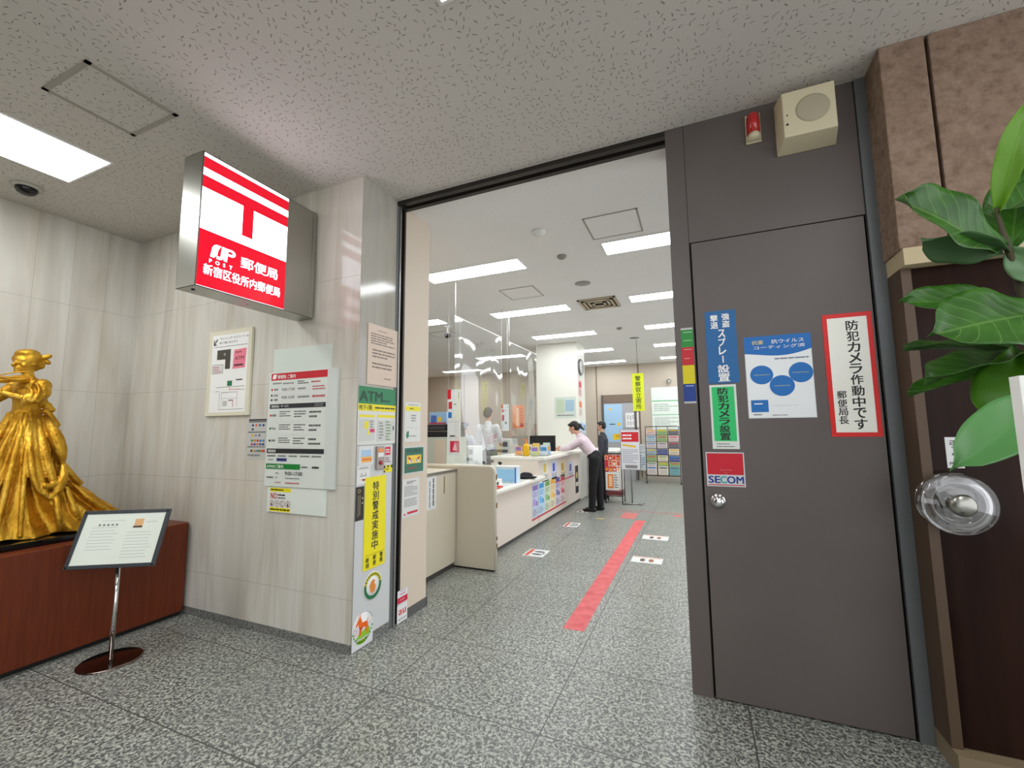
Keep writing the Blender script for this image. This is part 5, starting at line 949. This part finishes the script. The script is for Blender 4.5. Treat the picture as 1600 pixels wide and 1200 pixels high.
def head(P, hp, fd, upv=(0, 0, 1), k=1.0):
    hp, fd = Vector(hp), Vector(fd).normalized(); upv = Vector(upv).normalized(); upv = (upv - fd * upv.dot(fd)).normalized(); sd = fd.cross(upv)
    rot = Matrix((fd, -sd, upv)).transposed().to_euler()
    def q_(a, b, c): return hp + fd * a * k + sd * b * k + upv * c * k
    P += [('e', q_(-.008, 0, .012), (.088 * k, .070 * k, .090 * k), rot), ('e', q_(.018, 0, -.045), (.060 * k, .052 * k, .055 * k), rot), ('e', q_(.062, 0, -.085), (.018 * k, .020 * k, .014 * k), rot), ('c', q_(.076, 0, .006), q_(.094, 0, -.024), .007 * k, .012 * k),
          ('e', q_(.070, 0, -.055), (.014 * k, .024 * k, .007 * k), rot), ('c', q_(.074, .014, .022), q_(.066, .046, .020), .008 * k, .007 * k), ('c', q_(.074, -.014, .022), q_(.066, -.046, .020), .008 * k, .007 * k),
          ('e', q_(-.004, .074, -.008), (.018 * k, .009 * k, .028 * k), rot), ('e', q_(-.004, -.074, -.008), (.018 * k, .009 * k, .028 * k), rot)]
    return q_, rot
def person(label, loc, rz, J, c_top, c_leg, hair, k=0.92, vest=None, group=None, skirt=False):
    t = thing('person', label, 'person', loc, (0, 0, rz), group)
    V = {a: Vector(b) for a, b in J.items()}; P = []
    q_, rot = head(P, V['head'], V['face'], V.get('up', Vector((0, 0, 1))), k)
    P += [('c', V['neck'], V['head'] - V.get('up', Vector((0, 0, 1))) * .04, .046 * k, .046 * k), ('c', V['chest'], V['neck'], .10 * k, .05 * k), ('c', V['waist'], V['chest'], .09 * k, .10 * k), ('c', V['pelvis'], V['waist'], .10 * k, .09 * k)]
    for s_ in 'LR':
        P += [('c', V['sh' + s_], V['el' + s_], .044 * k, .036 * k), ('c', V['el' + s_], V['wr' + s_], .035 * k, .024 * k), ('c', V['chest'], V['sh' + s_], .07 * k, .046 * k)]
        dd = V['wr' + s_] - V['el' + s_]; hand(P, V['wr' + s_], V.get('hd' + s_, dd), V.get('th' + s_, Vector((0, 0, 1))), k)
        P += [('c', V['hip' + s_], V['kn' + s_], .075 * k, .050 * k), ('c', V['kn' + s_], V['an' + s_], .048 * k, .034 * k), ('c', V['an' + s_] + Vector((0, 0, -.02)), V['an' + s_] + V['toe'] * .08 + Vector((0, 0, -.045)), .026 * k, .016 * k)]
    sculpt('body', P, 0.0068, M_skin, t, 2)
    # eyes and mouth
    e = MB()
    for sg_ in (-1, 1): e.ellip(q_(.072, sg_ * .030, .002), (.007, .012, .006), M_hair, 10, 6, rot)
    e.ellip(q_(.083, 0, -.056), (.004, .018, .003), ink((150, 70, 66)), 10, 6, rot); e.build('face_features', t)
    hp_ = [('e', q_(-.020, 0, .030), (.088 * k, .080 * k, .082 * k), rot), ('e', q_(-.045, 0, -.010), (.060 * k, .076 * k, .070 * k), rot), ('e', q_(.045, 0, .072), (.040 * k, .056 * k, .024 * k), rot)]
    if hair == 'tail': hp_ += [('e', q_(-.105, 0, .0), (.035 * k, .035 * k, .035 * k)), ('c', q_(-.11, 0, -.01), q_(-.15, 0, -.10), .026 * k, .014 * k)]
    sculpt('hair', hp_, 0.007, M_hair, t, 2)
    S = [('c', V['chest'], V['neck'] - (V['neck'] - V['chest']) * .15, .112 * k, .062 * k), ('c', V['waist'], V['chest'], .102 * k, .114 * k), ('c', V['pelvis'] + (V['waist'] - V['pelvis']) * .3, V['waist'], .112 * k, .102 * k)]
    for s_ in 'LR': S += [('c', V['chest'], V['sh' + s_], .082 * k, .060 * k), ('c', V['sh' + s_], V['el' + s_], .058 * k, .050 * k), ('c', V['el' + s_], V['wr' + s_] - (V['wr' + s_] - V['el' + s_]) * .1, .050 * k, .036 * k)]
    sculpt('shirt', S, 0.008, c_top, t, 2, 0.004, 14)
    if vest:
        S = [('c', V['chest'], V['neck'] - (V['neck'] - V['chest']) * .35, .122 * k, .07 * k), ('c', V['waist'], V['chest'], .110 * k, .122 * k), ('c', V['pelvis'] + (V['waist'] - V['pelvis']) * .2, V['waist'], .118 * k, .110 * k)]
        sculpt('waistcoat', S, 0.008, vest, t, 2, 0.002, 14)
    T = [('c', V['pelvis'] + (V['waist'] - V['pelvis']) * .25, V['pelvis'], .114 * k, .125 * k)]
    for s_ in 'LR': T += [('c', V['pelvis'], V['hip' + s_], .11 * k, .098 * k), ('c', V['hip' + s_], V['kn' + s_], .096 * k, .070 * k), ('c', V['kn' + s_], V['an' + s_], .070 * k, .058 * k)]
    sculpt('trousers', T, 0.008, c_leg, t, 2, 0.003, 10)
    for s_ in 'LR':
        a = V['an' + s_]; td = V['toe']
        sculpt('shoe', [('c', Vector((a.x, a.y, .038)) - td * .03, Vector((a.x, a.y, .034)) + td * .07, .040 * k, .038 * k), ('c', Vector((a.x, a.y, .026)) + td * .06, Vector((a.x, a.y, .022)) + td * .13, .034 * k, .020 * k)], 0.006, mat('black_shoe', (20, 20, 22), 0.4), t, 2)
    return t
M_pink = mat('pale_pink_blouse', (222, 204, 212), 0.7); M_blackcloth = mat('black_trousers', (18, 18, 21), 0.8); M_vestgrey = mat('dark_grey_cloth', (60, 60, 70), 0.8); M_shirtw = mat('pale_shirt', (214, 218, 222), 0.7)
person('person in pale pink blouse and black trousers leaning forward onto the counter', (-1.50, 6.72, 0), 0,
       dict(head=(-.30, .0, 1.275), face=(-.93, 0, -.36), up=(-.36, 0, .93), neck=(-.215, 0, 1.165), chest=(-.15, 0, 1.04), waist=(-.04, 0, .91), pelvis=(.02, 0, .83), shL=(-.17, -.135, 1.075), shR=(-.17, .135, 1.075),
            elL=(-.36, -.15, .955), wrL=(-.50, -.06, .935), hdL=(-1, .3, 0), thL=(0, .3, 1), elR=(-.38, .15, .955), wrR=(-.52, .06, .935), hdR=(-1, -.3, 0), thR=(0, -.3, 1),
            hipL=(.03, -.07, .78), hipR=(.03, .07, .78), knL=(.0, -.085, .44), knR=(.06, .085, .44), anL=(-.02, -.085, .085), anR=(.07, .085, .085), toe=(-1, 0, 0)), M_pink, M_blackcloth, 'tail')
def standing(label, loc, rz, top, leg, hair, h_=1.0, arms='down', k=0.92, vest=None):
    z_ = lambda a: a * h_
    J = dict(head=(.02, 0, z_(1.40)), face=(1, 0, -.15), neck=(0, 0, z_(1.27)), chest=(0, 0, z_(1.12)), waist=(0, 0, z_(.93)), pelvis=(0, 0, z_(.80)), shL=(0, .15, z_(1.19)), shR=(0, -.15, z_(1.19)),
             hipL=(0, .07, z_(.76)), hipR=(0, -.07, z_(.76)), knL=(.01, .08, z_(.42)), knR=(.01, -.08, z_(.42)), anL=(0, .085, .085), anR=(0, -.085, .085), toe=(1, 0, 0))
    if arms == 'desk': J.update(elL=(.10, .19, z_(.98)), elR=(.10, -.19, z_(.98)), wrL=(.30, .12, z_(.93)), wrR=(.30, -.12, z_(.93)), thL=(0, -1, .5), thR=(0, 1, .5))
    else: J.update(elL=(-.02, .20, z_(.95)), elR=(-.02, -.20, z_(.95)), wrL=(.05, .21, z_(.75)), wrR=(.05, -.21, z_(.75)), thL=(1, 0, 0), thR=(1, 0, 0))
    return person(label, loc, rz, J, top, leg, hair, k, vest)
standing('person in pale shirt standing at the desk behind the vinyl sheets', (-3.26, 6.6, 0), R(95), M_shirtw, M_blackcloth, 'short', 1.09, 'desk', 0.98)
standing('person in pale shirt half hidden beside the tall hanging sign', (-3.86, 6.85, 0), R(80), mat('grey_shirt', (190, 194, 200), 0.7), M_blackcloth, 'short', 0.93, 'desk', 0.9)
standing('person in dark suit standing beyond the leaning clerk', (-1.57, 7.85, 0), R(180), M_vestgrey, M_blackcloth, 'short', 0.93, 'down', 0.82)
# ================================================================== FAR OFFICE
wc = thing('wall_clock', 'round wall clock on the side of the white pillar', 'clock', (-1.954, 7.85, 2.40))
MB().lathe([(.001, 0), (.155, 0), (.155, .03), (.14, .035), (.138, .022), (.001, .022)], mat('clock_rim', (120, 120, 122), 0.3, 0.5), 40, axis='x').build('clock_rim', wc)
MB().lathe([(.001, .022), (.137, .022), (.137, .024), (.001, .024)], M_white, 40, axis='x').build('dial', wc)
MB().box((.025, -.004, 0), (.027, .004, .09), M_black).box((.025, 0, -.004), (.027, .065, .004), M_black).build('clock_hands', wc)
for i, (z_, c1, c2) in enumerate([(1.95, (236, 190, 190), (214, 70, 80)), (1.58, (232, 214, 200), (230, 120, 70)), (1.18, (206, 222, 236), (90, 150, 210)), (1.16, (206, 224, 236), (120, 160, 200))]):
    poster('pillar_notice', 'notice on the aisle side of the white pillar, ' + ['topmost pink one', 'second one down with orange print', 'pale blue one above the dark suit', 'pale blue one toward the far side'][i], 'notice', (-1.953, 7.70 if i < 3 else 7.95, z_ - 0.1), FACE_E, 0.22, 0.30, c1, [('r', 0.1, 0.1, 0.9, 0.45, c2), ('l', 0.1, 0.55, 0.9, 0.9, 4, GRY)], 0.002)
poster('pillar_poster', 'pale landscape poster on the front of the white pillar', 'poster', (-2.40, 7.658, 1.46), FACE_S, 0.40, 0.38, (206, 216, 208), [('r', 0.08, 0.1, 0.45, 0.8, (190, 206, 180)), ('r', 0.5, 0.15, 0.92, 0.7, (160, 190, 206)), ('l', 0.1, 0.82, 0.9, 0.95, 1, GRY)], 0.003)
cu = poster('yellow_hanging_banner', 'bright yellow vertical banner hung from the ceiling before the back wall', 'banner', (-1.035, 8.0, 1.562), FACE_S, 0.200, 0.68, (230, 240, 40), [('v', '警察官立寄所', 0.5, 0.06, 0.15, (50, 80, 30), 0.03)], 0.004)
MB().tube([(0.1, 0.68, 0.002), (0.1, CZ - 1.562, 0.002)], 0.004, mat('brown_cord', (110, 90, 70), 0.6), 6).build('hanging_cord', cu)
poster('blue_door_poster', 'pale blue poster with yellow foot covering the far door glass', 'poster', (-2.14, 10.962, 0.92), FACE_S, 0.45, 0.94, (170, 206, 236), [('e', 0.35, 0.13, 0.1, 0.03, (236, 200, 120)), ('e', 0.8, 0.53, 0.09, 0.045, (240, 200, 30)), ('l', 0.3, 0.5, 0.65, 0.56, 1, (40, 60, 90)), ('p', [(0.45, 0.80), (1, 0.76), (1, 0.92), (0.45, 0.95)], (236, 206, 40)), ('l', 0.6, 0.8, 0.9, 0.88, 2, (200, 90, 20))], 0.003)
poster('figure_chart', 'white chart with four small line figures on the far door', 'chart', (-1.61, 10.955, 1.28), FACE_S, 0.31, 0.36, (236, 236, 236), [('e', 0.18 + 0.21 * i, 0.3 + 0.04 * (i % 2), 0.05, 0.14, (110, 90, 90), 0.6) for i in range(4)] + [('e', 0.18 + 0.21 * i, 0.72, 0.05, 0.12, (110, 110, 120), 0.6) for i in range(4)], 0.003)
poster('wall_notice_board', 'tall white notice board with green lines on the back wall above the brochure rack', 'notice board', (-0.985, 10.998, 1.18), FACE_S, 0.66, 1.06, (232, 240, 232), [('r', 0.02, 0.30, 0.98, 0.325, (120, 190, 140)), ('r', 0.02, 0.62, 0.98, 0.635, (120, 190, 140)), ('l', 0.08, 0.37, 0.9, 0.55, 4, (170, 184, 170)), ('l', 0.08, 0.68, 0.9, 0.9, 5, (180, 190, 180))], 0.012)
tag(MB().box((-0.06, 0, -0.035), (0.06, 0.006, 0.035), mat('outlet_cream', (214, 206, 190), 0.5)).box((-0.03, -0.002, -0.012), (0.03, 0, 0.012), ink((170, 160, 150))).build('wall_outlet', loc=(-1.295, 10.993, 0.30)), 'small cream wall outlet low on the back wall', 'outlet')
tag(MB().lathe([(.001, 0), (.05, 0), (.05, -.05), (.001, -.06)], M_steel, 20, axis='y').box((-0.03, -0.1, -0.06), (0.03, -0.05, 0.0), M_steel).build('wall_fitting', loc=(-0.56, 10.998, 2.38)), 'small steel fitting on the back wall beside the notice board', 'wall fitting')
# poster stand
ps = thing('poster_stand', 'grey T footed stand holding a white poster with red header', 'sign stand', (-1.04, 7.52, 0))
MB().tube([(-0.16, -0.10, 0.012), (0.17, 0.0, 0.012)], 0.012, M_lite, 10).tube([(0.14, -0.10, 0.012), (0.17, 0.10, 0.012)], 0.012, M_lite, 10).build('foot', ps)
MB().tube([(0, -0.04, 0.01), (0, -0.04, 1.0)], 0.011, M_lite, 12).build('pole', ps)
poster('poster_board', '', '', (-0.15, -0.05, 0.575), FACE_S, 0.30, 0.65, (228, 230, 234), [('r', 0.03, 0.05, 0.97, 0.30, (214, 40, 50)), ('l', 0.1, 0.09, 0.85, 0.26, 2, WHT), ('p', [(0.08, 0.36), (0.8, 0.40), (0.8, 0.45), (0.08, 0.40)], (236, 190, 40)), ('l', 0.08, 0.48, 0.92, 0.85, 8, (170, 174, 190)), ('r', 0.2, 0.89, 0.85, 0.97, (140, 140, 140))], 0.008, parent=ps)
MB().tube([(-0.155, -0.05, 0.57), (-0.155, -0.05, 1.23), (0.155, -0.05, 1.23), (0.155, -0.05, 0.57)], 0.006, M_lite, 8, closed=True).build('frame', ps)
poster('leaning_board', 'white information board standing between poster stand and brochure rack', 'board', (-1.40, 10.90, 0.25), FACE_S, 0.25, 0.62, (224, 230, 236), [('r', 0.05, 0.3, 0.95, 0.32, GRY), ('l', 0.1, 0.4, 0.9, 0.9, 6, (120, 150, 190)), ('l', 0.1, 0.05, 0.9, 0.25, 3, (190, 190, 200))], 0.01)
lb_ = [o for o in bpy.data.objects if o.name.startswith('leaning_board')][0]
MB().box((0.02, -0.25, -0.02), (0.04, 0.02, 0.0), M_lite).box((0.21, -0.25, -0.02), (0.23, 0.02, 0.0), M_lite).build('leg', lb_)
# brochure rack, three columns of seven pockets
br = thing('brochure_rack', 'dark wire brochure rack with three columns of leaflets by the back wall', 'brochure rack', (-0.745, 10.55, 0))
fm = mat('dark_wire', (66, 66, 70), 0.4, 0.6)
m = MB()
for x in (-0.37, -0.125, 0.12, 0.365): m.tube([(x, -0.05, 0.16 if abs(x) < .3 else 0.03), (x, 0.05, 1.29)], 0.008, fm, 8)
for z_ in (0.17, 1.29): m.tube([(-0.37, -0.05 + 0.1 * (z_ - .1) / 1.2, z_), (0.365, -0.05 + 0.1 * (z_ - .1) / 1.2, z_)], 0.008, fm, 8)
m.build('rack_frame', br)
for x in (-0.37, 0.365): MB().tube([(x, -0.16, 0.015), (x, 0.14, 0.015)], 0.014, fm, 8).tube([(x, -0.05, 0.01), (x, -0.05, 0.16)], 0.008, fm, 8).build('foot', br)
for r_ in range(7):
    MB().box((-0.37, -0.075 + 0.012 * r_, 0.19 + 0.15 * r_), (0.365, -0.06 + 0.012 * r_, 0.20 + 0.15 * r_), fm).build('pocket_rail', br)
rr = random.Random(3)
names = ['left', 'middle', 'right']; ordn = ['bottom', 'second', 'third', 'fourth', 'fifth', 'sixth', 'top']
lc_ = [(206, 220, 214), (196, 214, 222), (226, 214, 216), (160, 190, 200), (236, 206, 206), (214, 224, 196), (90, 96, 110), (240, 226, 200), (60, 80, 150), (150, 190, 110)]
for r_ in range(7):
    for c_i in range(3):
        c1 = lc_[rr.randrange(10)] if r_ else [(236, 220, 220), (236, 228, 214), (110, 180, 190)][c_i]; c2 = [(200, 80, 90), (90, 140, 190), (110, 160, 90), (226, 180, 60), (120, 120, 130)][rr.randrange(5)]
        x = -0.36 + 0.245 * c_i
        poster('leaflet_stack', 'stack of leaflets in the brochure rack, %s column, %s pocket from the floor' % (names[c_i], ordn[r_]), 'leaflets', (x - 0.745 + 0.012, 10.55 - 0.058 + 0.012 * r_, 0.2005 + 0.15 * r_), (R(94), 0, 0), 0.205, 0.19 if r_ == 0 else 0.125, c1,
               [('r', 0.08, 0.1, 0.92, 0.3, c2), ('l', 0.1, 0.4, 0.9, 0.9, 3, GRY)], 0.01, 'leaflet stacks in the brochure rack')
# snack rack: wire trolley with hanging packets
sr = thing('merchandise_rack', 'dark wire trolley hung with orange and white packets beside poster stand', 'display rack', (-1.35, 7.62, 0))
m = MB()
for x in (-0.13, 0.15):
    for y in (-0.12, 0.14): m.tube([(x, y, 0.03), (x, y, 0.82)], 0.008, fm, 8)
for z_ in (0.12, 0.82):
    m.tube([(-0.13, -0.12, z_), (0.15, -0.12, z_), (0.15, 0.14, z_), (-0.13, 0.14, z_)], 0.007, fm, 8, closed=True)
m.build('rack_frame', sr)
for x in (-0.13, 0.15):
    for y in (-0.12, 0.14): MB().lathe([(.001, -.008), (.024, -.008), (.024, .008), (.001, .008)], M_black, 16, (x, y, 0.024), 'x').build('caster', sr)
MB().box((-0.12, -0.11, 0.13), (0.14, 0.13, 0.20), ink((120, 60, 60))).build('bottom_tray', sr)
poster('sign_panel', '', '', (-0.12, -0.13, 0.22), FACE_S, 0.22, 0.30, (236, 236, 230), [('r', 0.15, 0.12, 0.6, 0.9, (240, 140, 50)), ('l', 0.65, 0.1, 0.95, 0.9, 6, (120, 120, 120)), ('r', 0.25, 0.2, 0.5, 0.8, (250, 210, 180))], 0.003, parent=sr)
for i in range(12):
    r_, c_i = divmod(i, 4); c1 = [(240, 150, 110), (236, 120, 60), (222, 50, 70), (240, 240, 236), (246, 170, 120)][rr.randrange(5)]
    poster('hanging_packet', 'packet hanging on the wire trolley, %s row, %s' % (['top', 'middle', 'lower'][r_], ['leftmost', 'second from left', 'third from left', 'rightmost'][c_i]), 'packet', (-1.35 - 0.125 + 0.066 * c_i, 7.62 - 0.124, 0.72 - 0.095 * r_), FACE_S, 0.058, 0.085, c1,
           [('e', 0.5, 0.6, 0.3, 0.2, [(250, 240, 220), (200, 40, 60), (240, 190, 60)][rr.randrange(3)]), ('r', 0.1, 0.08, 0.9, 0.28, [(230, 90, 40), (200, 40, 60)][rr.randrange(2)])], 0.012, 'packets on the wire trolley')
# ================================================================== FLOOR TAPE AND STICKERS
def flat(name, label, cat, pts, z0, z1, m, group=None):
    return tag(MB().prism(pts, z0, z1, m).build(name), label, cat, group)
flat('floor_tape', 'long straight red tape strip running down the floor', 'floor tape', [(-0.842, 2.76), (-0.708, 2.765), (-0.706, 6.25), (-0.835, 6.22)], 0.0003, 0.0016, M_tape)
flat('faded_floor_tape', 'faded red tape patch at the far end of the long strip', 'floor tape', [(-1.07, 6.33), (-0.86, 6.31), (-0.85, 6.75), (-1.06, 6.75)], 0.0003, 0.0014, mat('worn_tape', (200, 112, 106), 0.6))
flat('thin_floor_tape', 'thin worn red line across the floor beyond the long strip', 'floor tape', [(-1.2, 6.88), (-0.2, 6.90), (-0.2, 6.93), (-1.2, 6.91)], 0.0003, 0.0014, MATS['worn_tape'])
flat('small_floor_tape', 'small red tape piece at the right end of thin line', 'floor tape', [(-0.36, 6.66), (-0.27, 6.66), (-0.27, 6.80), (-0.36, 6.80)], 0.0003, 0.0014, MATS['worn_tape'])
flat('yellow_floor_tape', 'small worn yellow tape mark on the floor before the clerk', 'floor tape', [(-1.36, 6.15), (-1.25, 6.15), (-1.25, 6.22), (-1.36, 6.22)], 0.0003, 0.0014, mat('yellow_worn', (190, 170, 110), 0.6))
def foot_sticker(x, y, w_, d_, rz, label, kind):
    o = MB().box((-w_ / 2, -d_ / 2, 0), (w_ / 2, d_ / 2, 0.001), ink((226, 228, 226))).build('floor_sticker', loc=(x, y, 0.0003), rot=(0, 0, rz)); tag(o, label, 'floor sticker', 'white footprint floor stickers')
    m = MB(); z_ = 0.0016
    def foot(cx, cy, a, b, c): m.add([(cx + a * math.cos(R(t)), cy + b * math.sin(R(t)), z_) for t in range(0, 360, 20)], [tuple(range(18))], ink(c))
    if kind == 'side':
        m.poly([(-w_ * .42, -d_ * .45), (-w_ * .24, -d_ * .45), (-w_ * .24, d_ * .45), (-w_ * .42, d_ * .45)], ink((214, 80, 60)), z_); foot(0.02, 0.045, 0.055, 0.022, (50, 50, 54)); foot(0.02, -0.045, 0.055, 0.022, (50, 50, 54)); foot(w_ * .36, 0, 0.01, 0.03, (110, 110, 114))
    else:
        m.poly([(-w_ * .45, d_ * .30), (w_ * .45, d_ * .30), (w_ * .45, d_ * .44), (-w_ * .45, d_ * .44)], ink((236, 190, 176)), z_); foot(-0.04, -0.01, 0.024, 0.05, (96, 70, 66)); foot(0.04, -0.01, 0.024, 0.05, (150, 90, 60))
    m.build('footprints', o)
foot_sticker(-1.565, 4.27, 0.215, 0.25, 0, 'white floor sticker with red bar and dark footprints, nearer one by the counter', 'side')
foot_sticker(-1.57, 5.66, 0.19, 0.25, 0, 'white floor sticker with red bar, farther one by the counter', 'side')
foot_sticker(-0.50, 4.42, 0.28, 0.19, 0, 'white floor sticker with two footprints right of the tape, nearer one', 'front')
foot_sticker(-0.50, 5.34, 0.28, 0.20, 0, 'white floor sticker with two footprints right of the tape, farther one', 'front')
foot_sticker(-1.66, 6.60, 0.16, 0.14, 0, 'small faded floor sticker beside the leaning clerk shoes', 'front')
